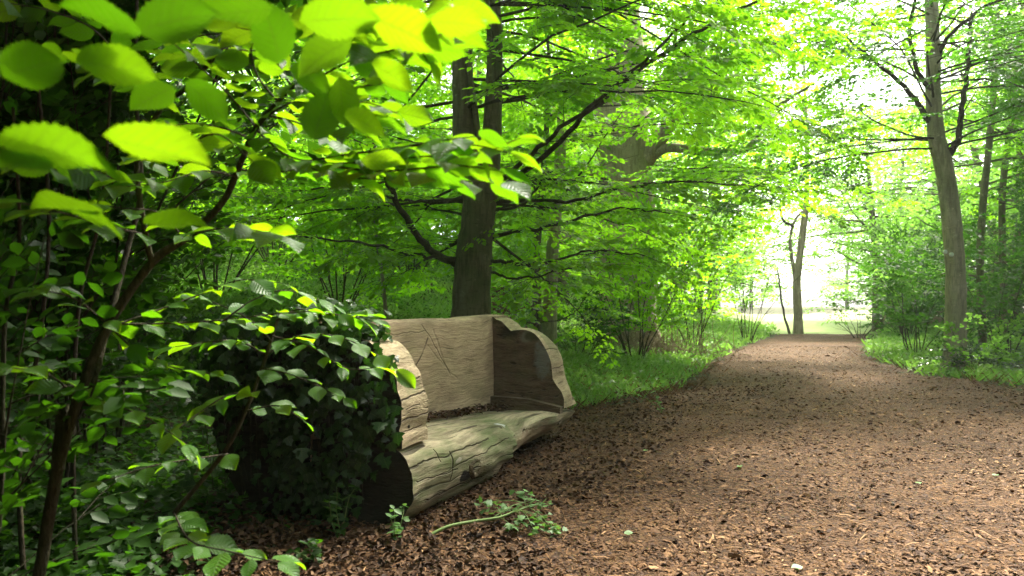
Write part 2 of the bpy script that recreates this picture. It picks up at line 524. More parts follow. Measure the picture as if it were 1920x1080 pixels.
def seg_mask(t, x, z, p, q, w):
    """1 on the straight cut from p to q in the (x, z) plane"""
    dx, dz = q[0] - p[0], q[1] - p[1]
    L = math.hypot(dx, dz)
    ux, uz = dx / L, dz / L
    rx, rz = mathn(t, 'SUBTRACT', x, p[0]), mathn(t, 'SUBTRACT', z, p[1])
    s = mathn(t, 'ADD', mathn(t, 'MULTIPLY', rx, ux), mathn(t, 'MULTIPLY', rz, uz))
    d = mathn(t, 'ABSOLUTE', mathn(t, 'SUBTRACT', mathn(t, 'MULTIPLY', rx, uz), mathn(t, 'MULTIPLY', rz, ux)))
    k = mathn(t, 'SUBTRACT', 1.0, mathn(t, 'DIVIDE', d, w), clamp=True)
    ins = mathn(t, 'MULTIPLY', mathn(t, 'GREATER_THAN', s, 0.0), mathn(t, 'LESS_THAN', s, L))
    return mathn(t, 'MULTIPLY', k, ins)

def woodmat(name, pale, dark, green=.5, cuts=(), grain=(2.5, 38, 38), stain=.5, patch=None, spots=(), front=None, crack=.8, bump=.8):
    m, t = newmat(name)
    tc = nd(t, 'ShaderNodeTexCoord')
    ob = tc.outputs['Object']
    dist = nd(t, 'ShaderNodeTexNoise'); dist.inputs['Scale'].default_value = 1.6; t.links.new(ob, dist.inputs['Vector'])
    mx = nd(t, 'ShaderNodeMix'); mx.data_type = 'VECTOR'; mx.inputs[0].default_value = .12
    t.links.new(ob, mx.inputs[4]); t.links.new(dist.outputs['Color'], mx.inputs[5])
    g1 = noise(t, mapping(t, mx.outputs[1], grain), 1.0, 6, .7)
    g2 = noise(t, mapping(t, mx.outputs[1], tuple(x * 3.2 for x in grain)), 1.0, 3, .6)
    big = noise(t, mapping(t, mx.outputs[1], (1.3, 4.5, 4.5)), 1.0, 6, .65)
    crk = noise(t, mapping(t, mx.outputs[1], (grain[0] * .5, grain[1] * 1.6, grain[2] * 1.6), loc=(5, 2, 9)), 1.0, 2, .5)
    big2 = noise(t, mapping(t, ob, (1.4, 5, 5), loc=(3, 1, 7)), 1.0, 5, .65)
    c = mixc(t, ramp(t, g1, [(.32, (0, 0, 0)), (.62, (1, 1, 1))]), dark, pale)
    c = mixc(t, mathn(t, 'MULTIPLY', ramp(t, g2, [(.5, (0, 0, 0)), (.7, (1, 1, 1))]), .35), c, tuple(x * .7 for x in dark))
    c = mixc(t, mathn(t, 'MULTIPLY', ramp(t, big2, [(.45, (0, 0, 0)), (.68, (1, 1, 1))]), green), c, (.095, .125, .04))
    c = mixc(t, mathn(t, 'MULTIPLY', ramp(t, big, [(.50, (0, 0, 0)), (.72, (1, 1, 1))]), stain), c, (.07, .045, .028))
    ck = ramp(t, crk, [(.64, (0, 0, 0)), (.69, (crack, crack, crack))])
    c = mixc(t, ck, c, (.03, .022, .012))
    h = mathn(t, 'ADD', mathn(t, 'MULTIPLY', g1, .8), mathn(t, 'MULTIPLY', g2, .3))
    h = mathn(t, 'SUBTRACT', h, mathn(t, 'MULTIPLY', ck, .8))
    sp = nd(t, 'ShaderNodeSeparateXYZ'); t.links.new(ob, sp.inputs[0])
    wob = nd(t, 'ShaderNodeTexNoise'); wob.inputs['Scale'].default_value = 7; wob.inputs['Detail'].default_value = 4; t.links.new(ob, wob.inputs['Vector'])
    wx = nd(t, 'ShaderNodeMix'); wx.data_type = 'VECTOR'; wx.blend_type = 'MIX' if hasattr(wx, 'blend_type') else 'MIX'; wx.inputs[0].default_value = .05
    t.links.new(ob, wx.inputs[4]); t.links.new(wob.outputs['Color'], wx.inputs[5])
    sw = nd(t, 'ShaderNodeSeparateXYZ'); t.links.new(wx.outputs[1], sw.inputs[0])
    fr = mathn(t, 'LESS_THAN', sp.outputs[1], front) if front is not None else 1.0
    gate = noise(t, ob, 5, 2)
    for (p, q, wd, k) in cuts:
        sh = lambda a: (a[0] * .95 + .025, a[1] * .95 + .025)
        s = seg_mask(t, sw.outputs[0], sw.outputs[2], sh(p), sh(q), wd)
        s = mathn(t, 'MULTIPLY', mathn(t, 'MULTIPLY', s, fr), ramp(t, gate, [(.28, (.5, .5, .5)), (.45, (1, 1, 1))]))
        c = mixc(t, mathn(t, 'MULTIPLY', s, k), c, (.035, .025, .012))
        h = mathn(t, 'SUBTRACT', h, mathn(t, 'MULTIPLY', s, k * 1.5))
    if patch:
        for (pc, pr, pcol) in patch:       # a stain with a shape of its own, in the y-z plane
            d = mathn(t, 'SQRT', mathn(t, 'ADD', mathn(t, 'POWER', mathn(t, 'DIVIDE', mathn(t, 'SUBTRACT', sp.outputs[1], pc[0]), pr[0]), 2.0),
                                       mathn(t, 'POWER', mathn(t, 'DIVIDE', mathn(t, 'SUBTRACT', sp.outputs[2], pc[1]), pr[1]), 2.0)))
            d = mathn(t, 'ADD', d, mathn(t, 'MULTIPLY', mathn(t, 'SUBTRACT', noise(t, ob, 11, 6, .65), .5), 2.2))
            c = mixc(t, ramp(t, d, [(.55, (.85, .85, .85)), (1.0, (0, 0, 0))]), c, pcol)
    for (pc, pr, pcol, k) in spots:             # knots, hollows with their dark painted on and bare chips in the u-z plane
        d = mathn(t, 'SQRT', mathn(t, 'ADD', mathn(t, 'POWER', mathn(t, 'DIVIDE', mathn(t, 'SUBTRACT', sp.outputs[0], pc[0]), pr[0]), 2.0),
                                   mathn(t, 'POWER', mathn(t, 'DIVIDE', mathn(t, 'SUBTRACT', sp.outputs[2], pc[1]), pr[1]), 2.0)))
        d = mathn(t, 'ADD', d, mathn(t, 'MULTIPLY', mathn(t, 'SUBTRACT', noise(t, ob, 16, 4), .5), 1.2))
        e = mathn(t, 'MULTIPLY', mathn(t, 'MULTIPLY', ramp(t, d, [(.75, (1, 1, 1)), (1.0, (0, 0, 0))]), k), fr)
        c = mixc(t, e, c, pcol)
    p = principled(t, c, .8, .2, h, .035, bump)
    out(t, p.outputs[0])
    return m

# ------------------------------------------------------------------ ground and path
def xl(Y): return np.interp(Y, [0, 3, 4.5, 7, 8.8, 9.8, 10.8, 12, 14.5, 17.6, 22, 27.7, 33, 60], [-1.0, -1.35, -1.5, -.3, .25, .8, 1.7, 2.5, 3.4, 4.4, 6.1, 8.6, 11, 20])
def xr(Y): return np.interp(Y, [0, 3, 12, 15, 20, 26, 33, 60], [9.5, 9, 7.9, 7.5, 8.9, 11.4, 15, 27])
def zt(X, Y):
    X = np.asarray(X, float); Y = np.asarray(Y, float)
    l = xl(Y) - X
    h = 1.25 * sm((l - .9) / 7) * sm((Y - 6) / 4) + .3 * sm((l - .3) / 1.5) * sm((Y - 9) / 3) * .3
    h = h + .45 * sm((X - xr(Y) - .6) / 6)
    h = h + 2.0 * sm((l - 3.0) / 10) * sm((Y - 11) / 12)
    inside = sm((np.minimum(X - xl(Y), xr(Y) - X) + .5) / 1.0)
    rough = .035 * np.sin(X * 2.1 + Y * .7) * np.sin(Y * 1.7 - X) + .02 * np.sin(X * 5 + 1) * np.sin(Y * 4.3)
    return h + rough * (1 - .75 * inside) + .25 * sm((Y - 30) / 30)

def make_ground():
    g = np.sinh(np.linspace(-4.4, 4.4, 260)) / np.sinh(4.4)
    X, Y = np.meshgrid(g * 150 + 2, g * 150 + 10, indexing='ij')
    n = len(g)
    V = np.stack([X, Y, zt(X, Y) - .006], -1).reshape(-1, 3)
    i, j = np.meshgrid(np.arange(n - 1), np.arange(n - 1), indexing='ij')
    a = (i * n + j).ravel()
    mb = MB(); mb.add(V, np.stack([a, a + n, a + n + 1, a + 1], -1))
    tag(mb.build('ground', M_SOIL), kind='structure')

def make_path():
    ys = np.concatenate([np.arange(-3, 14, .12), np.arange(14, 34, .3)])
    m = 70
    V = []
    for y in ys:
        wl = xl(y) + .12 * math.sin(y * 3.1) + .08 * math.sin(y * 7.7 + 1)
        wr = xr(y) + .15 * math.sin(y * 2.3 + 2) + .09 * math.sin(y * 6.1)
        x = np.linspace(wl, wr, m)
        e = np.minimum(np.linspace(0, 1, m), np.linspace(1, 0, m))
        z = zt(x, np.full(m, y)) + .028 * sm(e * 14) - .008 + rng.normal(0, .007, m) * sm(e * 10)
        V.append(np.stack([x, np.full(m, y), z], -1))
    V = np.array(V); k = len(ys)
    i, j = np.meshgrid(np.arange(k - 1), np.arange(m - 1), indexing='ij')
    a = (i * m + j).ravel()
    mb = MB(); mb.add(V.reshape(-1, 3), np.stack([a, a + 1, a + m + 1, a + m], -1))
    tag(mb.build('path', M_MULCH), kind='structure')

def make_meadow():
    ys = np.arange(33.5, 80, 1.0); m = 40
    V = []
    for y in ys:
        x = np.linspace(xl(y) - 6, xr(y) + 6, m)
        V.append(np.stack([x, np.full(m, y) + (x - 14) * -.12, zt(x, np.full(m, y)) + .03], -1))
    V = np.array(V); k = len(ys)
    i, j = np.meshgrid(np.arange(k - 1), np.arange(m - 1), indexing='ij')
    a = (i * m + j).ravel()
    mb = MB(); mb.add(V.reshape(-1, 3), np.stack([a, a + 1, a + m + 1, a + m], -1))
    tag(mb.build('meadow', M_MEADOW), kind='structure')

def polar(n, d0, d1, a=40):
    d = np.exp(rng.uniform(math.log(d0), math.log(d1), n))
    th = np.radians(rng.uniform(-a, a, n))
    return d * np.sin(th), d * np.cos(th)

def make_chips():
    X, Y = polar(300000, 2.6, 26)
    ins = np.minimum(X - xl(Y), xr(Y) - X) + rng.normal(0, .15, len(X)) > 0
    X, Y = X[ins], Y[ins]; n = len(X)
    z = zt(X, Y) + .016 + np.abs(rng.normal(0, .008, n))
    th = rng.uniform(0, 2 * np.pi, n)
    dr = np.stack([np.cos(th), np.sin(th), rng.normal(0, .25, n)], -1)
    nr = UP + rng.normal(0, .4, (n, 3))
    tpl = (np.array([[-.5, -.22, -.02], [.1, -.28, .05], [.5, -.12, -.02], [.5, .16, -.03], [.05, .26, .06], [-.5, .2, -.01]]),
           np.array([[0, 1, 4, 5], [1, 2, 3, 4]]))
    d = np.hypot(X, Y)
    sz = rng.lognormal(math.log(.0175), .45, n) * (.9 + d * .035)
    mb = MB()
    leaves(mb, tpl, np.stack([X, Y, z], -1), dr, nr, sz, np.clip(rng.beta(1.6, 2.0, n) + .13 * np.exp(-((X - (xl(Y) * .45 + xr(Y) * .55)) / 1.5) ** 2) + .10 * np.sin(X * 1.9 + Y * .6) * np.sin(Y * 1.3 - X * .8) + .06 * np.sin(X * 4.3) * np.sin(Y * 3.7 + 1) - .05, 0, 1), wide=rng.uniform(.35, 1.1, n))
    X, Y = polar(3000, 2.6, 16)
    ins = np.minimum(X - xl(Y), xr(Y) - X) > 0
    X, Y = X[ins], Y[ins]; n = len(X)
    th = rng.uniform(0, 2 * np.pi, n)
    leaves(mb, tpl, np.stack([X, Y, zt(X, Y) + .034], -1), np.stack([np.cos(th), np.sin(th), rng.normal(0, .12, n)], -1), UP + rng.normal(0, .3, (n, 3)), rng.lognormal(math.log(.055), .4, n), rng.uniform(.3, 1, n), wide=rng.uniform(.08, .2, n))
    tag(mb.build('wood_chips', M_CHIP, smooth=False), 'loose brown wood chips strewn over the path', 'wood chips', kind='stuff')
    # brown leaf litter heaped along the bench and the shady edges
    X, Y = polar(60000, 2.6, 14)
    e = X - xl(Y)
    k = ((e > -.6) & (e < 1.6) & (Y < 12.5)) | ((xr(Y) - X < 1.2) & (X - xr(Y) < .8))
    k &= rng.uniform(0, 1, len(X)) < np.where(e < .2, .9, .55)
    X, Y = X[k], Y[k]; n = len(X)
    z = zt(X, Y) + .02 + np.abs(rng.normal(0, .018, n))
    th = rng.uniform(0, 2 * np.pi, n)
    dr = np.stack([np.cos(th), np.sin(th), rng.normal(0, .3, n)], -1)
    mb = MB()
    cur = (LEAF[0] * np.array([1, 1.1, 3.2]), LEAF[1])
    leaves(mb, cur, np.stack([X, Y, z], -1), dr, UP + rng.normal(0, .5, (n, 3)), rng.uniform(.02, .048, n), rng.uniform(0, 1, n))
    tag(mb.build('leaf_litter', M_LITTER), 'dead brown leaves lying along the path edge', 'leaf litter', kind='stuff')

def make_verge():
    """grass blades and low broad leaves on both sides of the path"""
    mb = MB()
    X, Y = polar(230000, 6, 45)
    l, r = xl(Y) - X, X - xr(Y)
    edge = np.maximum(l, r) + rng.normal(0, .25, len(X))
    k = (edge > .05) & (Y > 8.6) & ((l > 0) & (l < 17) | (r > 0) & (r < 9))
    k &= ~((r > 0) & (Y < 9))
    k &= rng.uniform(0, 1, len(X)) < np.clip(.25 + edge * .8, 0, 1)
    X, Y = X[k], Y[k]; n = len(X)
    d = np.hypot(X, Y)
    P = np.stack([X, Y, zt(X, Y)], -1)
    half = n // 2
    th = rng.uniform(0, 2 * np.pi, n)
    bl = (np.array([[0, -.045, 0], [0, .045, 0], [.5, .05, 0.02], [.5, -.05, 0.02], [.85, .03, -.06], [.85, -.03, -.06]]),
          np.array([[0, 3, 2, 1], [3, 5, 4, 2]]))
    dr = np.stack([np.cos(th) * .7, np.sin(th) * .7, rng.uniform(.4, 1.3, n)], -1)
    hgt = rng.uniform(.10, .24, n) * (1 + .01 * d)
    leaves(mb, bl, P[:half], dr[:half], rotz(dr[:half], 1.5) * [1, 1, 0] + rng.normal(0, .3, (half, 3)), hgt[:half], rng.uniform(0, 1, half), wide=(.6 + d[:half] * .06))
    P2 = P[half:] + UP * (np.abs(rng.normal(.07, .06, n - half)))[:, None]
    dr2 = np.stack([np.cos(th[half:]), np.sin(th[half:]), rng.normal(0, .3, n - half)], -1)
    leaves(mb, LEAF, P2, dr2, UP + rng.normal(0, .45, (n - half, 3)), rng.uniform(.04, .085, n - half) * (.8 + .02 * d[half:]), rng.uniform(0, 1, n - half))
    tag(mb.build('verge_grass', M_GRASS), 'fresh green grass and low leaves beside the path', 'grass', kind='stuff')
    mb = MB()
    X, Y = polar(42000, 7, 24)
    e = np.maximum(xl(Y) - X, X - xr(Y)) + rng.normal(0, .2, len(X))
    pat = np.sin(X * 1.3 + 2) * np.sin(Y * .9) + np.sin(X * 3.1 - Y * 2.2) * .6
    k = (e > -.25) & (e < 1.9) & (Y > 8.8) & (pat + rng.normal(0, .4, len(X)) > .1)
    X, Y = X[k], Y[k]; n = len(X)
    th = rng.uniform(0, 2 * np.pi, n)
    dr = np.stack([np.cos(th), np.sin(th), rng.uniform(.0, 1.2, n)], -1)
    leaves(mb, bl, np.stack([X, Y, zt(X, Y)], -1), dr, rotz(dr, 1.5) * [1, 1, 0] + rng.normal(0, .3, (n, 3)), rng.uniform(.12, .32, n), rng.uniform(.3, 1, n), wide=rng.uniform(.25, .5, n))
    tag(mb.build('dry_stalks', M_CHIP), 'dry straw-coloured stalks tangled along the verge', 'dry grass', kind='stuff')
    # dark ivy and nettles on the wood floor at the left
    mb = MB()
    X, Y = polar(120000, 2.2, 22, 44)
    l = xl(Y) - X + rng.normal(0, .15, len(X))
    k = (l > .25) & ((Y < 8.6) | (l > 4)) 
    bx, by = X + 1.09, Y - 4.75
    u = .33 * bx + .944 * by; v = .944 * bx - .33 * by
    k &= ~((u > -.05) & (u < 3.3) & (v > -.8) & (v < .7))
    X, Y = X[k], Y[k]; n = len(X)
    th = rng.uniform(0, 2 * np.pi, n)
    P = np.stack([X, Y, zt(X, Y) + np.abs(rng.normal(.04, .09, n))], -1)
    dr = np.stack([np.cos(th), np.sin(th), rng.normal(-.1, .3, n)], -1)
    leaves(mb, LEAF, P, dr, UP + rng.normal(0, .4, (n, 3)), rng.uniform(.035, .08, n), rng.uniform(0, 1, n), wide=np.full(n, 1.25))
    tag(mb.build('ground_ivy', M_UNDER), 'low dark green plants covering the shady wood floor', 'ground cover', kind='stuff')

make_ground(); make_path(); make_meadow(); make_chips(); make_verge()

# ------------------------------------------------------------------ the log bench
BX, BY = -1.09, 4.75
BROT = math.atan2(.944, .33)
bench = thing('log_bench', 'carved log bench with high plank-like back and ivy over its near end', 'bench', (BX, BY, 0), BROT)
WOOD_BACK = woodmat('sawn_back_wood', (.53, .405, .25), (.33, .24, .15), .35,
                    cuts=(((1.52, 1.03), (1.08, .62), .012, 1.0), ((1.43, 1.14), (1.95, .72), .010, .55), ((1.62, 1.10), (1.85, .80), .02, .25), ((1.45, 1.0), (2.1, .66), .012, .25), ((.5, 1.08), (1.5, 1.09), .006, .4)),
                    grain=(3, 30, 60), stain=.7, crack=.45, bump=.5)
WOOD_SEAT = woodmat('weathered_seat_wood', (.44, .37, .235), (.085, .068, .036), 1.0, cuts=(((.52, .37), (.50, .18), .011, .9), ((.36, .40), (.37, .33), .008, .9), ((.1, .36), (1.2, .335), .006, .7), ((.3, .255), (1.5, .30), .005, .6), ((.2, .14), (1.1, .10), .006, .6), ((.05, .27), (.6, .24), .005, .7)), grain=(1.3, 15, 15), stain=.6, front=-.44,
    spots=(((.74, .17), (.085, .045), (.012, .009, .005), 1.0), ((1.66, .385), (.055, .03), (.42, .42, .40), .9), ((.60, .30), (.06, .02), (.36, .32, .25), .8), ((.9, .12), (.25, .03), (.05, .06, .02), .7), ((.35, .2), (.3, .05), (.08, .095, .03), .5), ((2.2, .2), (.5, .08), (.20, .12, .07), .6)))
WOOD_ARM = woodmat('arm_wood', (.50, .40, .245), (.27, .20, .12), .35, grain=(7, 14, 34), stain=.4, front=10.0, crack=.5,
    cuts=(((-.02, .62), (.36, .635), .006, .8), ((-.02, .745), (.36, .76), .007, .9), ((.02, .86), (.33, .85), .006, .8), ((.05, .68), (.24, .695), .004, .7), ((2.95, .70), (3.35, .71), .006, .8), ((2.95, .88), (3.3, .87), .006, .8), ((0, .55), (.3, .56), .005, .6)),
    spots=(((.13, .575), (.022, .016), (.02, .015, .01), 1.0), ((.2, .8), (.12, .05), (.14, .16, .06), .5), ((3.2, .95), (.2, .12), (.13, .15, .06), .6)))
WOOD_END = woodmat('dark_end_grain', (.028, .024, .016), (.010, .009, .006), .1, grain=(5, 8, 30), stain=.3)  # near-black wood on the near end of the log
WOOD_INNER = woodmat('stained_inner_arm', (.17, .12, .075), (.065, .043, .025), .35, grain=(8, 6, 26), stain=.6,
                     patch=(((-.43, .80), (.10, .20), (.17, .18, .15)), ((-.26, .99), (.07, .07), (.17, .17, .11)), ((-.33, 1.0), (.10, .05), (.05, .05, .02)), ((-.1, 1.06), (.12, .09), (.03, .03, .015))))

def loft(mb, us, polyfn, n, mats=(0, 0, 0), jitter=0.0):
    """closed (v, z) outlines along u; local axes x = u, y = -v"""
    rings = []
    for u in us:
        P = np.asarray(polyfn(u), float)
        Q = np.concatenate([P, P[:1]])
        s = np.concatenate([[0], np.cumsum(np.linalg.norm(np.diff(Q, axis=0), axis=1))])
        # keep corners: sample each edge by its own share so that stations correspond
        cnt = loft.cnt
        pts = []
        for e in range(len(P)):
            for q in range(cnt[e]):
                pts.append(Q[e] + (Q[e + 1] - Q[e]) * q / cnt[e])
        rings.append(np.c_[np.full(len(pts), u), -np.array(pts)[:, 0], np.array(pts)[:, 1]])
    V = np.array(rings); k, m = V.shape[:2]
    if jitter:
        from mathutils import noise as mn, Vector
        for a in range(k):
            for b in range(m):
                x, y, z = V[a, b]
                j = mn.noise(Vector((x * 2.2, y * 4, z * 4))) + .5 * mn.noise(Vector((x * 5, y * 13, z * 13)))
                V[a, b, 1] += jitter * j
                V[a, b, 2] += jitter * .6 * mn.noise(Vector((x * 2.5 + 9, y * 5, z * 5)))
    V[..., 2] = np.maximum(V[..., 2], -.03)
    i, j = np.meshgrid(np.arange(k - 1), np.arange(m), indexing='ij')
    F = np.stack([i * m + j, i * m + (j + 1) % m, (i + 1) * m + (j + 1) % m, (i + 1) * m + j], -1).reshape(-1, 4)
    mb.add(V.reshape(-1, 3), F, mats[0])
    for r, mt in ((0, mats[1]), (k - 1, mats[2])):
        c = V[r].mean(0)
        idx = np.arange(m)
        Fc = np.stack([np.full(m, m), idx, (idx + 1) % m], -1)
        mb.add(np.concatenate([V[r], [c]]), Fc if r == 0 else Fc[:, ::-1], mt)

VB = -.065
REAR = [(-.1, 1.19), (-.35, 1.17), (-.6, 1.03), (-.78, .8), (-.84, .55), (-.78, .3), (-.6, .08), (-.45, -.03)]
NEAR_ARM = spline([(.436, -.03), (.53, .2), (.565, .384), (.54, .49)], 3)[:-1].tolist() + spline([(.53, .50), (.475, .555), (.488, .64), (.478, .74), (.44, .86), (.415, .905)], 3)[:-1].tolist() + \
    spline([(.40, .92), (.36, .99), (.27, 1.07), (.15, 1.10)], 3)[:-1].tolist() + [(.14, 1.105), (.08, 1.15), (.02, 1.175)] + REAR
FAR_ARM = spline([(.38, -.03), (.52, .12), (.61, .29), (.645, .36)], 3)[:-1].tolist() + spline([(.645, .36), (.63, .45), (.58, .53), (.52, .60)], 3)[:-1].tolist() + \
    spline([(.52, .605), (.51, .69), (.49, .79), (.438, .904), (.35, 1.02), (.255, 1.06), (.17, 1.06)], 3)[:-1].tolist() + \
    spline([(.15, 1.055), (.096, 1.047), (.06, 1.09), (.02, 1.14), (-.06, 1.165)], 3)[:-1].tolist() + [(-.07, 1.17)] + REAR

def zs(u): return .525 - .066 * u

def seat_poly(u):
    z0 = zs(u)
    f = np.interp(u, [0, .3, .6, 1.2, 1.7, 2.2, 3.0, 3.22], [0, .0, .03, .06, .065, .072, .085, .06])
    w = float(sm((u - 1.6) / .9))
    near = [(.36, z0 - .03), (.45 + f, z0 - .055), (.52 + f, z0 - .115), (.555 + f, z0 - .19), (.56 + f, z0 - .27), (.54 + f, max(.14, z0 - .37)), (.49 + f, .06), (.42 + f, 0)]
    far = [(.46, z0 - .012), (.585, z0 - .022), (.635, z0 - .035), (.625, z0 - .09), (.58, z0 - .15), (.50, .13), (.40, .10), (.30, .085)]
    if u > 3.0: far = [(a - (.02 + .3 * max(0, .30 - z)) * (u - 3.0) / .35 if a > .3 else a, z) for a, z in far]
    P = [(VB - .06, z0 - .04), (.04, z0 - .025), (.25, z0 - .02)]
    for (a, z), (a2, z2) in zip(near, far):
        a_, z_ = a + (a2 - a) * w, z + (z2 - z) * w
        b = 1.74 - 1.76 * max(0, .36 - z_) ** 1.3         # the near lobe stands proud of the far one
        step = .075 * float(sm((u - b) / .035)) * (1 - float(sm((u - 1.75) / .9)))
        P.append((a_ - (step if a > .4 else 0), z_))
    P += [(.30 + f - .15 * w, -.03 + .10 * w), (VB - .06, -.03 + .06 * w)]
    return P

def back_poly(u):
    wv = .018 * math.sin(u * 2.2 + .5) + .012 * math.sin(u * 5.1)
    z0 = zs(u)
    top = 1.165 + wv * .6 - .03 * float(sm((.9 - u) / .5))
    g = .01 * math.sin(u * 3)
    return [(VB - .062, -.03), (VB - .062, z0 + .004), (VB - .002 + g, z0 + .012), (VB - .002, 1.0), (VB - .012, top)] + [(a, b + (wv * .6 if b > 1.1 else 0)) for a, b in REAR]

def const(P): return lambda u: P

def upper(P, v0, z0):
    """the part of an arm outline in front of the back plane and above the seat"""
    k = [p for p in P[:len(P) - len(REAR)] if p[1] > z0 + .06]
    return [(VB, z0), (v0, z0)] + k + [(VB, 1.185)]

NA = upper(NEAR_ARM, .485, .47)
FA = upper(FAR_ARM, .640, .34)
mb = MB(); loft.cnt = [3] * len(NA); loft(mb, np.linspace(0, .35, 12), const(NA), 0, (0, 1, 0), .020)
mb.build('armrest', [WOOD_ARM, WOOD_END], bench, sharp=42)
def far_arm(u):
    t = float(np.clip((u - 2.95) / .40, 0, 1))
    P = np.array(FA)
    c = np.array([.05, .40])
    r = np.linalg.norm(P - c, axis=1)
    n = len(r)
    mx = np.array([r[max(0, i - 5):i + 6].max() for i in range(n)])
    mx = np.convolve(np.pad(mx, 3, mode='edge'), np.ones(7) / 7, 'valid')
    g = np.where((np.arange(n) > 1) & (np.arange(n) < n - 2), 1.0, 0.0)
    r2 = r + (mx - r) * g * t * .75 - .05 * g * max(0, t - .6) / .4
    return (c + (P - c) * (r2 / r)[:, None]).tolist()
mb = MB(); loft.cnt = [3] * len(FA); loft(mb, np.linspace(2.95, 3.35, 14), far_arm, 0, (0, 1, 0), .012)
tag(mb.build('armrest', [WOOD_ARM, WOOD_INNER], bench, sharp=42), 'armrest with dark stained inner face and grey patches')
# ledge of dark wood left along the foot of the far armrest
mb = MB(); loft.cnt = [4, 4, 6, 6, 2]
loft(mb, np.linspace(2.86, 2.955, 5), const([(VB, .20), (.61, .20), (.625, .36), (.30, .425), (VB, .435)]), 0, (0, 0, 0), .008)
mb.build('armrest_ledge', [WOOD_INNER], bench, sharp=40)
mb = MB(); loft.cnt = [4, 6, 6, 6, 5, 5, 5, 6, 5, 5, 3, 4, 4]
us = np.sort(np.concatenate([np.linspace(0, 1.1, 40), np.linspace(1.12, 1.85, 90), np.linspace(1.88, 3.35, 52)]))
loft(mb, us, seat_poly, 0, (0, 1, 0), .030)
seat_ob = mb.build('seat', [WOOD_SEAT, WOOD_END], bench, sharp=50)
mb = MB(); loft.cnt = [3, 3, 14, 4, 2] + [3] * len(REAR)
loft(mb, np.linspace(-.002, 3.352, 60), back_poly, 0, (0, 1, 0), .007)
mb.build('backrest', [WOOD_BACK, WOOD_END], bench, sharp=45)
# a knot in the front of the seat
mb = MB()
th = np.linspace(0, 2 * np.pi, 15)[:-1]
rings = []
for rr, dp in ((.075, 0), (.055, .022), (.035, .012), (.022, -.012), (.004, -.02)):
    rings.append(np.stack([0.86 + rr * 1.25 * np.cos(th) * (1 + .1 * np.sin(3 * th)), np.full(14, -.585 - dp), .20 + rr * np.sin(th)], -1))
V = np.array(rings).reshape(-1, 3)
i, j = np.meshgrid(np.arange(4), np.arange(14), indexing='ij')
mb.add(V, np.stack([i * 14 + j, i * 14 + (j + 1) % 14, (i + 1) * 14 + (j + 1) % 14, (i + 1) * 14 + j], -1).reshape(-1, 4))
knot = mb.build('knot', [woodmat('knot_wood', (.10, .07, .035), (.02, .014, .008), .2, grain=(20, 20, 20))], seat_ob)

def bw(u, v, z):
    """bench coordinates to the world"""
    u, v, z = np.broadcast_arrays(np.asarray(u, float), np.asarray(v, float), np.asarray(z, float))
    return np.stack([BX + .33 * u + .944 * v, BY + .944 * u - .33 * v, z], -1)

# dead leaves gathered at the back of the seat
n = 700
u = rng.uniform(.4, 2.85, n); v = VB + .02 + np.abs(rng.normal(0, .09, n))
P = bw(u, v, zs(u) + .012 + np.abs(rng.normal(0, .01, n)))
th = rng.uniform(0, 6.28, n)
mb = MB()
leaves(mb, (LEAF[0] * np.array([1, 1, 2.5]), LEAF[1]), P, np.stack([np.cos(th), np.sin(th), rng.normal(0, .25, n)], -1), UP + rng.normal(0, .4, (n, 3)), rng.uniform(.02, .05, n), rng.uniform(0, .7, n))
tag(mb.build('seat_litter', M_LITTER), 'dark leaf litter gathered at the back of the log seat', 'leaf litter', kind='stuff')

# ivy over the near end
ivy = thing('ivy', 'dark glossy ivy hanging over the near end of the log bench', 'ivy', (BX, BY, 0))
mbL, mbS = MB(), MB()
n = 3400
vv = rng.uniform(-1.0, .50, n); zz = rng.uniform(.0, 1.25, n)
edge = np.interp(zz, [0, .3, .55, .75, 1.0, 1.2], [.06, .22, .38, .42, .38, .2])
k = vv < edge + rng.normal(0, .09, n)
k &= rng.uniform(0, 1, n) < .45 + .55 * (np.sin(vv * 7 + zz * 3) * np.sin(zz * 9 - vv * 4) > -.25)
k &= ~((vv < -.35) & (zz < .62) & (rng.uniform(0, 1, n) < .93))       # bare dark hollow low on the left
vv, zz = vv[k], zz[k]; n = len(vv)
P = bw(-.03 - np.abs(rng.normal(0, .06, n)), vv, zz)
aN = np.array([-.33, -.944, 0])
leaves(mbL, IVY, P, np.stack([rng.normal(0, .5, n), rng.normal(-.3, .3, n), rng.normal(-.9, .4, n)], -1), aN + UP * .5 + rng.normal(0, .5, (n, 3)), rng.lognormal(math.log(.05), .3, n), rng.uniform(0, 1, n) ** 1.5)
# over the top of the near end
n = 1000
u = rng.uniform(-.05, .75, n); v = rng.uniform(-.9, .28, n)
u = np.where(v > -.08, u * .35, u)
zz = np.interp(v, [-.9, -.78, -.6, -.35, -.1, .02, .15, .28], [.7, .85, 1.05, 1.19, 1.21, 1.19, 1.12, 1.08]) + np.abs(rng.normal(0, .05, n))
P = bw(u, v, zz)
th = rng.uniform(0, 6.28, n)
leaves(mbL, IVY, P, np.stack([np.cos(th), np.sin(th), rng.normal(-.3, .3, n)], -1), UP + rng.normal(0, .4, (n, 3)), rng.uniform(.035, .075, n), rng.uniform(0, 1, n))
for s in range(26):
    v0 = rng.uniform(-.9, .25); z0 = rng.uniform(.9, 1.18)
    pts = [bw(-.025 - .02 * rng.uniform(), v0 + .12 * math.sin(q * 2 + s) * q, z0 - q * rng.uniform(.75, .95)) for q in np.linspace(0, 1, 8)]
    tube(mbS, pts, np.linspace(.004, .002, 8), 5)
mbS.build('stem', M_TWIG, ivy)
mbL.build('foliage', M_IVY, ivy)
ivy.location = (0, 0, 0)

# ------------------------------------------------------------------ hazels at the left
def P3(L):
    return np.array([at(*p) for p in L])

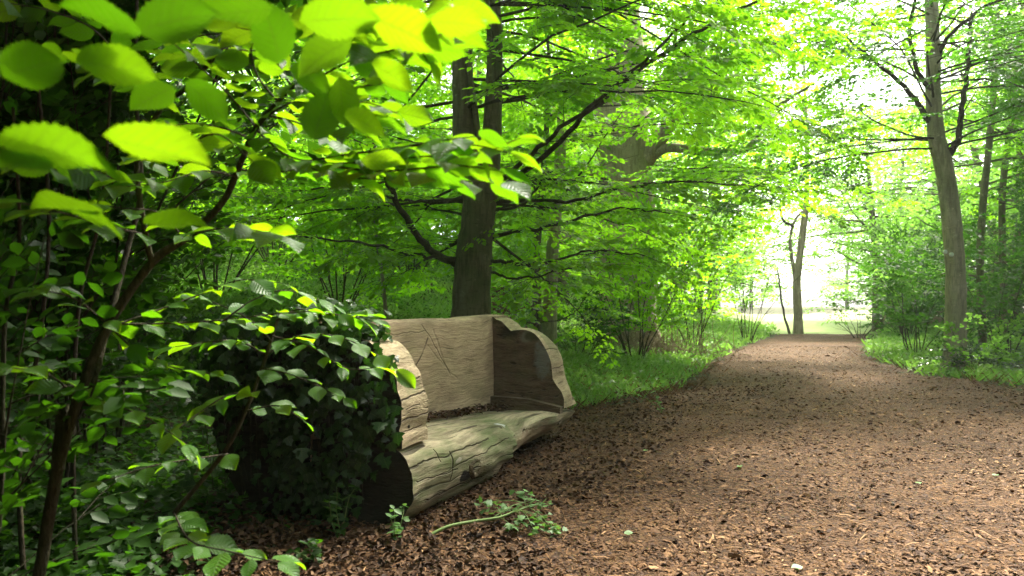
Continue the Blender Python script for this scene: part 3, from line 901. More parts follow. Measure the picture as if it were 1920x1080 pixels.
def leafy_twig(mbL, mbW, pts, size, gap, r0=.004, r1=.0015, tpl=HAZEL, tilt=.28, face=.25, t0=.0, side=.9, mat=0):
    C = spline(pts, 6)
    tube(mbW, C, np.linspace(r0, r1, len(C)), 5)
    seg = np.linalg.norm(np.diff(C, axis=0), axis=1); cum = np.concatenate([[0], np.cumsum(seg)])
    s = np.arange(cum[-1] * t0 + gap * .5, cum[-1], gap)
    s = s + rng.uniform(-.2, .2, len(s)) * gap
    s = np.append(s, cum[-1] - .001)
    n = len(s)
    Pp = np.stack([np.interp(s, cum, C[:, i]) for i in range(3)], -1)
    T = nrmz(np.stack([np.interp(s + .02, cum, C[:, i]) - np.interp(s - .02, cum, C[:, i]) for i in range(3)], -1) + 1e-6 * rng.normal(size=(n, 3)))
    T[-1] = nrmz(C[-1] - C[-3])
    S = nrmz(np.cross(UP, T))
    sg = np.where(np.arange(n) % 2 == 0, 1.0, -1.0)[:, None]
    dr = T * rng.uniform(.3, .9, (n, 1)) + S * sg * side * rng.uniform(.6, 1.1, (n, 1)) - UP * rng.uniform(-.05, .35, (n, 1))
    dr[-1] = T[-1] - UP * .15
    fc = np.where(Pp[:, 2:3] > CAM_H + .08 * Pp[:, 1:2], 1.3, -1.0) * face
    nr = UP + fc * np.array([0, 1.0, 0]) + rng.normal(0, tilt, (n, 3))
    dr = nrmz(dr)
    sz = size * rng.uniform(.7, 1.2, n)
    pet = .018 * dr + UP * .002
    for i in range(n):
        tube(mbW, [Pp[i], Pp[i] + pet[i]], [.0012, .001], 3)
    rn, wd, var = rng.uniform(0, 1, n), rng.uniform(.8, 1.15, n), rng.integers(0, 4, n)
    for q in range(4):
        k = var == q
        leaves(mbL, HAZELS[q] if tpl is HAZEL else tpl, (Pp + pet)[k], dr[k], nr[k], sz[k], rn[k], wide=wd[k])

def free_leaves(mbL, L, tpl=HAZEL):
    """single leaves: pixel of the middle, distance, length in pixels, heading in the picture, tilt of the blade towards the camera, shade"""
    for (px, py, d, lp, ang, tl, rn) in L:
        ln = lp / FPX * d
        c = at(px, py, d)
        a = R(ang)
        dr = np.array([math.cos(a), rng.uniform(-.25, .25), math.sin(a)])
        nr = np.array([rng.normal(0, .12), tl if py < 480 else -tl, 1.0])
        dr = dr / np.linalg.norm(dr)
        leaves(mbL, HAZELS[int(px + py) % 4] if tpl is HAZEL else tpl, (c - dr * ln * .5)[None], dr[None], nr[None], np.array([ln]), np.array([rn]), wide=np.array([1.0]))

# the hazel whose stem rises across the left of the picture
hz = thing('hazel_shrub', 'hazel shrub with a slanting brown stem rising at the lower left', 'shrub', (0, 0, 0))
mbW, mbL = MB(), MB()
main = spline(P3([(40, 1330, 2.55), (85, 1040, 2.6), (112, 880, 2.6), (150, 745, 2.6), (205, 610, 2.65), (285, 492, 2.7), (350, 445, 2.7), (415, 380, 2.65), (445, 318, 2.6), (478, 240, 2.5), (545, 160, 2.35), (610, 80, 2.2), (660, 0, 2.1), (720, -120, 2.0)]), 6)
tube(mbW, main, np.interp(np.linspace(0, 1, len(main)), [0, .3, .5, .75, 1], [.021, .0165, .012, .008, .004]), 8, lump=.05)
for (L, r0, r1) in [
    ([(112, 880, 2.6), (118, 800, 2.62), (120, 757, 2.62)], .022, .020),
    ([(165, 760, 2.62), (205, 600, 2.75), (235, 480, 2.85), (262, 350, 2.9), (250, 150, 2.9), (252, -60, 2.9)], .013, .006),
    ([(285, 492, 2.7), (272, 440, 2.65), (255, 300, 2.6), (300, 200, 2.5), (350, 160, 2.4), (450, 40, 2.2), (500, -60, 2.1)], .011, .005),
    ([(330, 960, 3.2), (420, 850, 3.2), (462, 770, 3.2), (500, 665, 3.2), (520, 600, 3.2)], .010, .006),
    ([(60, 1200, 3.3), (40, 850, 3.4), (75, 640, 3.4), (90, 400, 3.3), (60, 100, 3.1)], .012, .006),
    ([(150, 1150, 3.8), (140, 800, 3.8), (150, 560, 3.8), (190, 380, 3.7), (210, 0, 3.4)], .012, .006),
    ([(8, 900, 3.0), (10, 600, 3.0), (35, 450, 2.9), (20, 200, 2.6)], .010, .005)]:
    C = spline(P3(L), 6)
    tube(mbW, C, np.linspace(r0, r1, len(C)), 7, lump=.04)
# leafy side shoots
TW = [
    # the back-lit spray in front of the beech
    ([(448, 318, 2.6), (520, 322, 2.45), (610, 308, 2.3), (700, 302, 2.15), (800, 292, 2.0), (900, 286, 1.9), (965, 262, 1.85)], .085, .055, .25),
    ([(660, 304, 2.2), (740, 310, 2.1), (820, 330, 2.0), (880, 340, 1.95), (935, 342, 1.9)], .085, .055, .2),
    ([(545, 165, 2.35), (600, 140, 2.15), (660, 110, 2.0), (740, 90, 1.8), (830, 60, 1.6)], .10, .06, .3),
    ([(560, 145, 2.3), (600, 190, 2.2), (640, 240, 2.1), (690, 220, 2.0)], .085, .05, .3),
    ([(610, 80, 2.2), (680, 60, 2.0), (760, 30, 1.75), (850, 10, 1.5)], .10, .06, .3),
    ([(500, 215, 2.45), (560, 230, 2.4), (620, 260, 2.3)], .08, .05, .3),
    ([(480, 240, 2.5), (430, 180, 2.3), (380, 130, 2.1), (300, 60, 1.8)], .09, .055, .3),
    ([(300, 200, 2.5), (240, 140, 2.2), (160, 110, 1.9), (60, 100, 1.6)], .095, .055, .3),
    ([(272, 440, 2.65), (190, 420, 2.4), (120, 400, 2.1), (40, 380, 1.9)], .09, .055, .2),
    ([(350, 445, 2.7), (400, 430, 2.5), (460, 430, 2.4), (520, 440, 2.3)], .085, .05, .2),
    ([(262, 350, 2.7), (200, 330, 2.4), (120, 300, 2.0), (20, 290, 1.6)], .09, .055, .2),
    ([(255, 300, 2.6), (320, 290, 2.3), (400, 250, 2.1), (470, 300, 2.0)], .085, .05, .2),
    ([(450, 40, 2.2), (520, 30, 2.0), (600, 40, 1.8), (690, 30, 1.6)], .10, .06, .3),
    ([(250, 150, 2.9), (180, 60, 2.6), (100, 20, 2.4), (0, 0, 2.2)], .09, .055, .3),
    ([(250, 150, 2.9), (330, 80, 2.7), (420, 60, 2.5), (500, 90, 2.4)], .09, .055, .3),
    ([(520, 190, 2.4), (480, 140, 2.2), (470, 80, 2.0), (520, 20, 1.8)], .085, .05, .3),
    ([(560, 140, 2.3), (620, 170, 2.15), (680, 160, 2.0), (740, 150, 1.9)], .085, .045, .4),
    ([(500, 215, 2.45), (550, 190, 2.3), (610, 200, 2.2), (680, 190, 2.1), (740, 210, 2.0)], .085, .045, .45),
    ([(478, 240, 2.5), (520, 280, 2.4), (570, 300, 2.3), (640, 290, 2.2)], .08, .045, .3),
    ([(470, 260, 2.5), (420, 240, 2.4), (360, 230, 2.3), (290, 240, 2.2)], .08, .045, .3),
    ([(440, 330, 2.6), (380, 320, 2.5), (310, 340, 2.4), (230, 350, 2.3)], .08, .045, .3),
    ([(545, 160, 2.35), (500, 100, 2.3), (430, 90, 2.2), (360, 80, 2.1)], .085, .045, .3),
    ([(610, 80, 2.2), (570, 40, 2.0), (520, 60, 1.9), (450, 50, 1.8)], .09, .05, .3),
    ([(640, 30, 2.1), (700, 10, 1.9), (760, 60, 1.8), (800, 110, 1.75)], .09, .05, .4),
    ([(600, 308, 2.3), (700, 320, 2.1), (790, 315, 1.95), (860, 310, 1.85), (930, 318, 1.8)], .085, .045, .4),
    ([(640, 290, 2.2), (720, 280, 2.05), (800, 270, 1.95), (880, 270, 1.85), (950, 285, 1.8)], .08, .05, .45),
    ([(580, 315, 2.3), (640, 330, 2.2), (700, 335, 2.1), (770, 340, 2.05)], .08, .05, .25),
    ([(700, 300, 2.15), (760, 275, 2.0), (830, 262, 1.9), (890, 255, 1.85)], .08, .05, .25),
    ([(345, 450, 2.7), (300, 400, 2.6), (230, 390, 2.5), (150, 380, 2.4)], .08, .05, .2),
    # low shoots reaching over the end of the bench
    ([(222, 608, 2.65), (300, 580, 2.75), (380, 550, 2.85), (450, 525, 2.9), (520, 530, 2.95)], .08, .05, .15),
    ([(520, 600, 3.2), (560, 580, 3.15), (620, 590, 3.1), (680, 590, 3.1)], .085, .045, .2),
    ([(500, 665, 3.2), (450, 640, 3.1), (400, 640, 3.0), (330, 650, 2.95)], .08, .045, .25),
    ([(512, 630, 3.2), (580, 650, 3.1), (650, 690, 3.05), (700, 690, 3.05)], .085, .05, .3),
    ([(222, 608, 2.65), (320, 606, 2.8), (420, 600, 2.9), (520, 588, 3.0), (600, 585, 3.05), (690, 600, 3.1)], .085, .05, .15),
    ([(420, 600, 2.9), (480, 560, 2.95), (540, 545, 3.0), (620, 570, 3.1)], .085, .05, .15),
    ([(500, 665, 3.2), (560, 630, 3.2), (630, 630, 3.2), (700, 660, 3.2), (740, 690, 3.2)], .09, .05, .25),
    ([(510, 640, 3.2), (470, 600, 3.1), (420, 575, 3.0), (380, 560, 2.95)], .085, .05, .2),
    ([(490, 690, 3.2), (540, 700, 3.1), (590, 720, 3.05), (640, 745, 3.0)], .085, .055, .3),
    ([(478, 735, 3.2), (430, 740, 3.0), (380, 770, 2.9), (340, 800, 2.8)], .09, .055, .35),
    ([(462, 770, 3.2), (520, 760, 3.1), (560, 780, 3.1)], .08, .055, .3),
    ([(205, 610, 2.65), (260, 660, 2.7), (330, 690, 2.75), (400, 700, 2.8)], .08, .05, .25),
    ([(150, 745, 2.6), (220, 760, 2.6), (290, 790, 2.6), (350, 830, 2.6)], .08, .05, .3),
    ([(430, 850, 3.2), (300, 870, 2.9), (200, 900, 2.7)], .08, .06, .3),
    ([(330, 960, 3.2), (360, 1010, 2.7), (430, 1030, 2.5), (520, 1050, 2.4)], .09, .055, .3),
    ([(150, 745, 2.6), (90, 700, 2.4), (30, 690, 2.2)], .08, .055, .3),
    ([(205, 610, 2.65), (140, 560, 2.5), (60, 540, 2.3)], .08, .055, .3)]
for (L, sz, gp, fc) in TW:
    leafy_twig(mbL, mbW, P3(L), sz, gp, face=fc)
free_leaves(mbL, [
    (300, 282, 1.0, 185, -12, .45, 1.0), (222, 122, 1.1, 150, -5, .5, .6), (115, 268, 1.0, 200, 5, .35, .5), (60, 120, 1.05, 130, 15, .7, .2), (40, 300, 1.0, 110, 178, .3, .6),
    (640, 28, 1.25, 150, 5, .5, .6), (765, 55, 1.3, 150, -20, .6, 1.0), (862, 38, 1.3, 105, 0, .5, .8), (740, 140, 1.5, 100, -30, .6, .9), (600, 95, 1.4, 110, 200, .5, .4),
    (510, 55, 1.4, 110, 100, .9, .1), (600, 215, 1.8, 90, 75, 1.4, .2), (430, 20, 1.3, 140, 185, .4, .2), (330, 30, 1.2, 150, 20, .5, .1), (180, 30, 1.1, 150, 160, .4, .1),
    (120, 390, 1.3, 130, 175, .3, .7), (190, 405, 1.35, 110, -5, .35, .6), (330, 420, 1.5, 120, 0, .3, .6), (690, 225, 1.6, 90, -10, .6, .8), (720, 300, 1.9, 80, 5, .5, 1.0),
    (640, 190, 1.7, 95, -80, 1.1, .3), (580, 150, 1.7, 95, -30, .9, .2), (390, 190, 1.6, 100, -40, .9, .1), (280, 180, 1.5, 90, 200, .6, .2)])
mbW.build('stem', M_HAZELBARK, hz)
mbL.build('foliage', M_HAZEL, hz)

def shrub(name, label, cat, base, h, spread, nst, matL, matW, size=.07, spray=(.4, .7), every=.25, sub=(.3, .7), tpl=LEAF, nt=6, nl=5, tilt=.45, lean=(0, 0), t0=.2, group=None, twigs=True, gap=.25, r0=.015):
    t = thing(name, label, cat, (base[0], base[1], float(zt(base[0], base[1]))), 0, group)
    mw, ml = MB(), MB()
    dress.base = np.array(t.location)
    for s in range(nst):
        a = 2 * np.pi * (s + rng.uniform(-.3, .3)) / nst
        tilt_ = rng.uniform(.15, 1.0) * spread / h
        d = np.array([math.cos(a) * tilt_ + lean[0], math.sin(a) * tilt_ + lean[1], 1.0])
        ln = h * rng.uniform(.7, 1.05) * math.sqrt(1 + tilt_ ** 2)
        st = grow((math.cos(a) * .12, math.sin(a) * .12, -.1), d, ln, 7, .10, -.1, .4)
        tube(mw, st, np.linspace(r0, r0 * .25, len(st)), 5)
        dress(ml, mw, st, r0, every, sub, t0, spray, gap, nt, nl, size, tilt, tpl, twigs)
    dress.base = None
    mw.build('stem', matW, t)
    ml.build('foliage', matL, t)
    return t

# the dark thicket behind, down the left side
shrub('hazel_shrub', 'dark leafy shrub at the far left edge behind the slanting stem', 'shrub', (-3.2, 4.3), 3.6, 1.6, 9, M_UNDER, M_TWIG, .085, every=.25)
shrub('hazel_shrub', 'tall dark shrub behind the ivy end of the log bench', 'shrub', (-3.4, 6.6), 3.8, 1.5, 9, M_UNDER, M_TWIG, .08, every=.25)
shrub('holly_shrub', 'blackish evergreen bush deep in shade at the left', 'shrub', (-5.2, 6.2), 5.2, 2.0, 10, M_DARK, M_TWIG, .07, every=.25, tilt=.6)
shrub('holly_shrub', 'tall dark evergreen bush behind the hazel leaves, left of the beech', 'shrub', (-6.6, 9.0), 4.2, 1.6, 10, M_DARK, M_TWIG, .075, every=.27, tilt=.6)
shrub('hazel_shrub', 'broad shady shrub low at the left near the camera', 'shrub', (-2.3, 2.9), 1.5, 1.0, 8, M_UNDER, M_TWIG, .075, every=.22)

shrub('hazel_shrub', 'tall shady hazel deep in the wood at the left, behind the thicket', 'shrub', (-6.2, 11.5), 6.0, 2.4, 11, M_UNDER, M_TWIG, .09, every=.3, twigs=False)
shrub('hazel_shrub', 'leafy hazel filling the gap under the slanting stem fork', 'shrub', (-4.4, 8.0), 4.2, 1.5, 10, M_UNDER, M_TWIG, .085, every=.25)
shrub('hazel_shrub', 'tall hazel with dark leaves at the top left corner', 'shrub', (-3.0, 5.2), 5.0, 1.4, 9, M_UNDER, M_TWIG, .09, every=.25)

# ------------------------------------------------------------------ trees
def limbs_part(t, mw_list): pass

def tree(name, label, base_d, trunk_px, trunk_r, limbs, matW, matL, proc, size=.08, group=None, nt=8, nl=6, tpl=LEAF, twigs=True, every=.36, sub=(.5, 1.3), spray=(.5, .85), tilt=.34, extra=None, root=True, lump=.03, sides=14):
    """a tree set out in picture terms: trunk outline, its seen limbs, then limbs grown out of the frame"""
    T = P3(trunk_px)
    bx, by = T[0][0], T[0][1]
    T[0][2] = float(zt(bx, by)) - .1
    t = thing(name, label, 'tree', (0, 0, 0), 0, group)
    off = np.array([bx, by, T[0][2] + .1])
    t.location = off
    dress.base = off
    mw, ml = MB(), MB()
    C = spline(T - off, 6)
    q = np.linspace(0, 1, len(C))
    rr = np.interp(q, np.linspace(0, 1, len(trunk_r)), trunk_r)
    tube(mw, C, rr, sides, lump=lump)
    for (L, r0, r1) in (extra or []):
        E = spline(P3(L) - off, 6)
        tube(mw, E, np.linspace(r0, r1, len(E)), 10, lump=.02)
    mw.build('trunk', matW, t)
    for (L, r0, r1, dressit) in limbs:
        lw = MB()
        E = spline(P3(L) - off, 5)
        E[1:-1] += rng.normal(0, .012, (len(E) - 2, 3))
        tube(lw, E, np.linspace(r0, r1, len(E)), 7, lump=.03)
        if dressit: dress(ml, lw, E, r0, every, sub, .3, spray, .28, nt, nl, size, tilt, tpl, twigs)
        lw.build('limb', M_TWIG if r0 < .09 else matW, t)
    for (n, z0, z1, az0, az1, l0, l1, el) in proc:
        for i in range(n):
            z = rng.uniform(z0, z1)
            # stand on the trunk at that height
            zc = C[:, 2]
            p = np.array([np.interp(z, zc, C[:, 0]), np.interp(z, zc, C[:, 1]), min(z, zc.max())])
            a = R(rng.uniform(az0, az1))
            d = np.array([math.sin(a), math.cos(a), math.tan(R(el + rng.normal(0, 8)))])
            E = grow(p, d, rng.uniform(l0, l1), 8, .09, -.1, .5)
            W = E[2:] + off                      # limbs grow clear of the open end of the path
            wx, wy = 960 + W[:, 0] / np.maximum(W[:, 1], .1) * FPX, HOR - (W[:, 2] - CAM_H) / np.maximum(W[:, 1], .1) * FPX
            if off[1] < 33 and ((wx > 1360) & (wx < 1690) & (wy > 470) & (wy < 740)).any(): continue
            bw_ = MB()
            tube(bw_, E, np.linspace(.024, .005, len(E)), 6)
            dress(ml, bw_, E, .03, every, sub, .2, spray, .28, nt, nl, size, tilt, tpl, twigs)
            bw_.build('limb', M_TWIG, t)
    ml.build('crown', matL, t)
    dress.base = None
    return t

beech = tree('beech_tree', 'forked dark-barked beech standing behind the log bench', 11,
    [(882, 730, 11), (882, 640, 11), (884, 560, 11), (888, 480, 11), (897, 410, 11), (893, 340, 11), (872, 270, 11), (868, 180, 11), (865, 60, 11), (862, -100, 11), (870, -500, 11), (880, -1000, 11)],
    [.34, .30, .265, .255, .235, .20, .165, .15, .14, .13, .10, .05],
    [([(862, 497, 11), (820, 480, 10.8), (780, 440, 10.5), (748, 385, 10.3), (724, 335, 10.2), (690, 250, 10), (640, 150, 9.8)], .06, .02, True),
     ([(866, 484, 11), (800, 482, 10.6), (740, 470, 10.3), (680, 455, 10), (600, 448, 9.7), (490, 440, 9.4)], .028, .008, True),
     ([(868, 378, 11), (800, 378, 11), (740, 373, 11), (680, 356, 11), (600, 354, 10.8), (480, 366, 10.6)], .028, .008, True),
     ([(925, 362, 11), (980, 325, 10.8), (1040, 275, 10.5), (1110, 200, 10.2), (1200, 130, 9.9), (1300, 62, 9.6), (1400, 8, 9.3), (1500, -50, 9.0)], .045, .014, True),
     ([(930, 350, 11), (985, 298, 10.6), (1050, 240, 10.2), (1150, 165, 9.8), (1240, 85, 9.3), (1300, 20, 9)], .038, .012, True),
     ([(922, 445, 11), (975, 432, 10.7), (1040, 423, 10.3), (1105, 402, 10), (1180, 390, 9.8), (1260, 400, 9.6)], .032, .008, True),
     ([(918, 488, 11), (970, 495, 10.8), (1025, 492, 10.5), (1080, 476, 10.2), (1140, 470, 10), (1210, 480, 9.8)], .028, .007, True),
     ([(915, 508, 11), (950, 520, 10.8), (1000, 520, 10.6), (1050, 505, 10.3), (1100, 500, 10.1)], .02, .006, True),
     ([(925, 395, 11), (975, 385, 11.2), (1010, 345, 11.4), (1020, 290, 11.5)], .025, .008, True),
     ([(930, 378, 11), (990, 375, 10.8), (1080, 376, 10.4), (1180, 350, 10), (1300, 340, 9.6), (1420, 350, 9.3)], .03, .008, True),
     ([(865, 320, 11), (830, 290, 11.4), (790, 270, 11.8), (720, 250, 12.2)], .03, .008, True),
     ([(880, 620, 11), (960, 606, 11.2), (1060, 596, 11.6), (1090, 570, 11.8), (1125, 520, 12)], .012, .005, False)],
    M_BEECHBARK, M_BEECH,
    [(19, 3.6, 7.5, 60, 130, 3.2, 6.4, 3), (10, 3.2, 8, 0, 60, 3, 5.5, 3), (11, 2.0, 7, -120, -20, 2.8, 5, 0), (7, 3.6, 6.5, 110, 160, 2.5, 4.5, 5), (8, 1.6, 3.2, -90, 90, 2.4, 4.2, 0), (8, 6, 9.5, 0, 360, 2, 4, 25)],
    extra=[([(905, 400, 11), (915, 340, 11), (921, 270, 11), (925, 180, 11), (928, 60, 11), (922, -80, 11), (930, -400, 11)], .17, .07),
           ([(900, 380, 11), (900, 300, 10.9), (890, 200, 10.8), (878, 100, 10.8), (880, -60, 10.8)], .05, .03),
           ([(905, 360, 11), (910, 260, 10.9), (918, 160, 10.8), (915, 20, 10.7), (900, -80, 10.7)], .05, .03)],
    size=.085)

old = tree('old_tree', 'massive pale-barked old tree in the middle distance with heavy boughs', 20,
    [(1178, 660, 20), (1176, 560, 20), (1178, 420, 20), (1172, 300, 20), (1165, 180, 20), (1160, 60, 20), (1155, -60, 20), (1150, -300, 20), (1150, -600, 20)],
    [.80, .70, .66, .64, .62, .60, .5, .4, .2],
    [([(1195, 330, 20), (1225, 280, 19.6), (1270, 215, 19), (1330, 150, 18.5), (1400, 105, 18), (1500, 60, 17.5)], .24, .06, True),
     ([(1195, 320, 20), (1245, 278, 19.4), (1300, 280, 19), (1380, 285, 18.6), (1420, 260, 18.4), (1450, 205, 18), (1520, 160, 17.6)], .14, .03, True),
     ([(1145, 260, 20), (1100, 250, 19.6), (1060, 200, 19), (1040, 100, 18.6)], .14, .04, True),
     ([(1150, 330, 20), (1090, 320, 19.5), (1060, 322, 19), (1020, 330, 18.6)], .10, .03, True),
     ([(1195, 200, 20), (1260, 130, 19.5), (1330, 60, 19), (1420, 0, 18.5)], .14, .04, True)],
    M_BIGBARK, M_BEECH,
    [(16, 2.2, 6, 60, 170, 3.5, 7, 0), (12, 2, 7, 170, 300, 3, 5.5, 0), (16, 5, 12, 60, 300, 3.5, 7, 8)],
    size=.105, every=.45, nt=7, nl=5, twigs=False, sub=(.7, 1.6), spray=(.6, 1.0), sides=18, lump=.05)

rt = tree('roadside_tree', 'slender grey-barked tree standing right of the path, forked above', 15.5,
    [(1786, 700, 15.5), (1789, 660, 15.5), (1792, 560, 15.5), (1790, 470, 15.5), (1782, 380, 15.5), (1772, 310, 15.5), (1760, 260, 15.5), (1754, 190, 15.5), (1754, 90, 15.5), (1752, -40, 15.5), (1750, -300, 15.5)],
    [.28, .205, .185, .178, .172, .166, .158, .145, .13, .115, .06],
    [([(1745, 225, 15.5), (1720, 185, 15.2), (1680, 145, 15), (1630, 100, 14.6), (1575, 55, 14.2)], .06, .02, True),
     ([(1782, 290, 15.5), (1800, 255, 15.4), (1808, 200, 15.3), (1818, 120, 15.2), (1830, 20, 15.0)], .07, .035, True),
     ([(1752, 170, 15.5), (1725, 130, 15.3), (1712, 60, 15.0), (1725, -20, 14.8)], .05, .03, True),
     ([(1760, 110, 15.5), (1790, 60, 15.2), (1850, 10, 14.8), (1930, -20, 14.4)], .05, .02, True)],
    M_PALEBARK, M_RTREE,
    [(18, 4.2, 8, 40, 150, 2, 4.4, 12), (15, 4.3, 8, 200, 330, 2.8, 5.4, 6), (9, 5.0, 8, 150, 220, 2, 4.4, 10)],
    size=.09, every=.36, nt=7, nl=5)
for (x, y) in ((1774, 472), (1786, 477)):
    mbT = MB()
    p = at(x, y, 15.5 - .2) - np.array(rt.location)
    th = np.linspace(0, 2 * np.pi, 11)[:-1]
    ringA = np.stack([p[0] + .035 * np.cos(th), np.full(10, p[1]), p[2] + .04 * np.sin(th)], -1)
    ringB = ringA + np.array([0, .05, 0])
    mbT.add(np.concatenate([ringA, ringB, [p]]), np.array([[i, (i + 1) % 10, 10 + (i + 1) % 10, 10 + i] for i in range(10)]))
    mbT.add(np.concatenate([ringA, [p - [0, .006, 0]]]), np.array([[10, (i + 1) % 10, i] for i in range(10)]))
    m, t_ = newmat('pale_tag'); out(t_, principled(t_, (.55, .58, .58), .4).outputs[0])
    mbT.build('trunk_tag', m, rt)

ft = tree('forked_tree', 'thin forked tree at the bright far end of the path', 34,
    [(1496, 628, 34), (1496, 590, 34), (1494, 530, 34), (1500, 480, 34), (1508, 420, 34), (1512, 390, 34), (1515, 300, 34), (1510, 100, 34)],
    [.24, .185, .165, .15, .145, .12, .09, .05],
    [([(1494, 535, 34), (1486, 490, 34), (1482, 450, 33.8), (1488, 420, 33.6), (1505, 395, 33.4)], .09, .05, False),
     ([(1488, 425, 33.6), (1468, 410, 33.4), (1464, 385, 33)], .06, .04, False),
     ([(1480, 626, 34), (1470, 590, 34), (1462, 540, 34), (1458, 500, 34)], .06, .03, False)],
    M_BIGBARK, M_FAR,
    [(18, 5.5, 10, 0, 360, 2.5, 5, 10)], size=.14, every=.5, nt=6, nl=4, tpl=FARLEAF, twigs=False, sub=(.8, 1.6), spray=(.8, 1.2))

for (nm, lb, tr, r, d) in [
    ('young_tree', 'straight young trunk with patchy pale bark right of the beech', [(1032, 700, 14), (1031, 600, 14), (1034, 500, 14), (1042, 400, 14), (1050, 300, 14), (1058, 150, 14), (1060, -50, 14)], [.14, .125, .115, .105, .10, .09, .06], 14),
    ('young_tree', 'thin dark trunk just left of the patchy pale one', [(1009, 690, 13), (1008, 600, 13), (1006, 500, 13), (1010, 420, 13), (1022, 300, 13), (1030, 100, 13)], [.09, .075, .07, .06, .05, .03], 13),
    ('sapling', 'very thin pale slanting sapling left of the beech', [(727, 570, 13), (718, 530, 13), (708, 460, 13), (700, 390, 13), (696, 250, 13), (700, 100, 13)], [.035, .03, .027, .024, .02, .012], 13)]:
    tree(nm, lb, d, tr, r, [], M_PALEBARK if 'dark' not in lb else M_BEECHBARK, M_BEECH, [(12, 2.2, 6.5, 0, 360, 1.5, 3.0, 10)], size=.085, every=.36, nt=7, nl=5, sides=10)

# slim dark trunks beyond the right-hand tree
for (lb, tr, r) in [
    ('slim dark trunk close behind the forked right-hand tree', [(1842, 640, 20), (1838, 500, 20), (1845, 380, 20), (1860, 250, 20), (1872, 100, 20), (1880, -60, 20)], [.10, .09, .085, .08, .07, .05]),
    ('slim leaning trunk at the right edge of the wood', [(1885, 640, 22), (1880, 420, 22), (1888, 300, 22), (1910, 160, 22), (1925, 0, 22)], [.10, .09, .085, .08, .06])]:
    tree('slim_tree', lb, 20, tr, r, [], M_BEECHBARK, M_BEECH, [(16, 3.6, 9, 0, 360, 2, 4, 10)], size=.10, every=.4, nt=7, nl=5, twigs=False)

# understorey shrubs at the right and along the path
def at_ground(px, d): return ((px - 960) / FPX * d, d)
shrub('understorey_shrub', 'dark green shrub left of the forked right-hand tree', 'shrub', at_ground(1715, 20), 2.6, 1.6, 9, M_UNDER, M_TWIG, .10, every=.3, nt=6, nl=4, twigs=False, spray=(.5, .9))
shrub('understorey_shrub', 'dark shrub right of the forked right-hand tree', 'shrub', at_ground(1880, 17.5), 3.0, 1.8, 10, M_UNDER, M_TWIG, .09, every=.3, nt=6, nl=4, twigs=False, spray=(.5, .9))
shrub('understorey_shrub', 'tall leafy shrub at the right edge behind the tree', 'shrub', at_ground(1990, 17), 4.6, 2.2, 11, M_UNDER, M_TWIG, .10, every=.3, nt=6, nl=4, twigs=False, spray=(.5, .9))
shrub('understorey_shrub', 'dark tall shrub filling the gap behind the right-hand trunk', 'shrub', at_ground(1800, 25), 4.5, 2.2, 10, M_UNDER, M_TWIG, .12, every=.35, nt=6, nl=4, twigs=False, spray=(.6, 1.0))
shrub('understorey_shrub', 'bright yellow-green bush at the right side of the path end', 'shrub', at_ground(1610, 30), 1.7, 1.6, 9, M_FAR, M_TWIG, .12, every=.3, nt=6, nl=4, twigs=False, spray=(.5, .9))
shrub('airy_shrub', 'tall loose pale-green shrub right of the forked tree at the path end', 'shrub', at_ground(1700, 36), 6.5, 2.6, 12, M_FAR, M_TWIG, .14, every=.45, nt=6, nl=4, twigs=False, spray=(.7, 1.2), sub=(.6, 1.2))
shrub('airy_shrub', 'tall loose shrub behind the bright bush right of the path end', 'shrub', at_ground(1700, 30), 5.5, 2.4, 11, M_FAR, M_TWIG, .13, every=.4, nt=6, nl=4, twigs=False, spray=(.7, 1.1), sub=(.5, 1.0))
shrub('understorey_shrub', 'dark low shrub in front of the pale-roofed building', 'shrub', at_ground(1690, 33), 2.0, 1.9, 9, M_UNDER, M_TWIG, .12, every=.3, nt=6, nl=4, twigs=False, spray=(.5, .9))
shrub('airy_shrub', 'tall airy pale-green shrub left of the path end', 'shrub', at_ground(1400, 27), 4.6, 2.6, 10, M_FAR, M_TWIG, .11, every=.4, nt=6, nl=4, twigs=False, spray=(.6, 1.0))
shrub('airy_shrub', 'feathery green shrub beside the old tree', 'shrub', at_ground(1300, 22), 3.6, 1.8, 9, M_BEECH, M_TWIG, .10, every=.35, nt=6, nl=4, twigs=False, spray=(.6, 1.0))
shrub('bramble', 'low dark bramble mound at the foot of the right-hand tree', 'bramble', at_ground(1828, 15.2), .5, .8, 9, M_DARK, M_TWIG, .07, every=.15, nt=6, nl=4, spray=(.25, .45), sub=(.15, .3), r0=.006)
shrub('sapling_shrub', 'light green seedling bush against the right-hand trunk', 'shrub', at_ground(1835, 14.9), .95, .7, 5, M_FAR, M_TWIG, .085, every=.2, nt=5, nl=4, spray=(.3, .5), sub=(.2, .4), r0=.006)
shrub('young_beech', 'bushy young beech with hanging bright sprays in front of the old tree', 'tree', at_ground(1190, 16.5), 3.4, 2.2, 10, M_BEECH, M_TWIG, .085, every=.3, nt=7, nl=5, twigs=False, spray=(.5, .9), sub=(.4, .9))
shrub('young_beech', 'bushy young beech with bright layered leaves left behind the bench', 'tree', at_ground(640, 14), 2.8, 2.6, 10, M_BEECH, M_TWIG, .085, every=.3, nt=7, nl=5, twigs=False, spray=(.5, .9), sub=(.4, .9))
shrub('young_beech', 'bright bushy young beech far left behind the ivy end of the bench', 'tree', at_ground(520, 17), 3.4, 2.8, 11, M_BEECH, M_TWIG, .09, every=.3, nt=7, nl=5, twigs=False, spray=(.5, .9), sub=(.4, 1.0))
shrub('young_beech', 'leafy young beech between the slanting hazel stem and the beech', 'tree', at_ground(400, 13), 3.2, 2.4, 10, M_BEECH, M_TWIG, .085, every=.3, nt=7, nl=5, twigs=False, spray=(.5, .9), sub=(.4, .9))
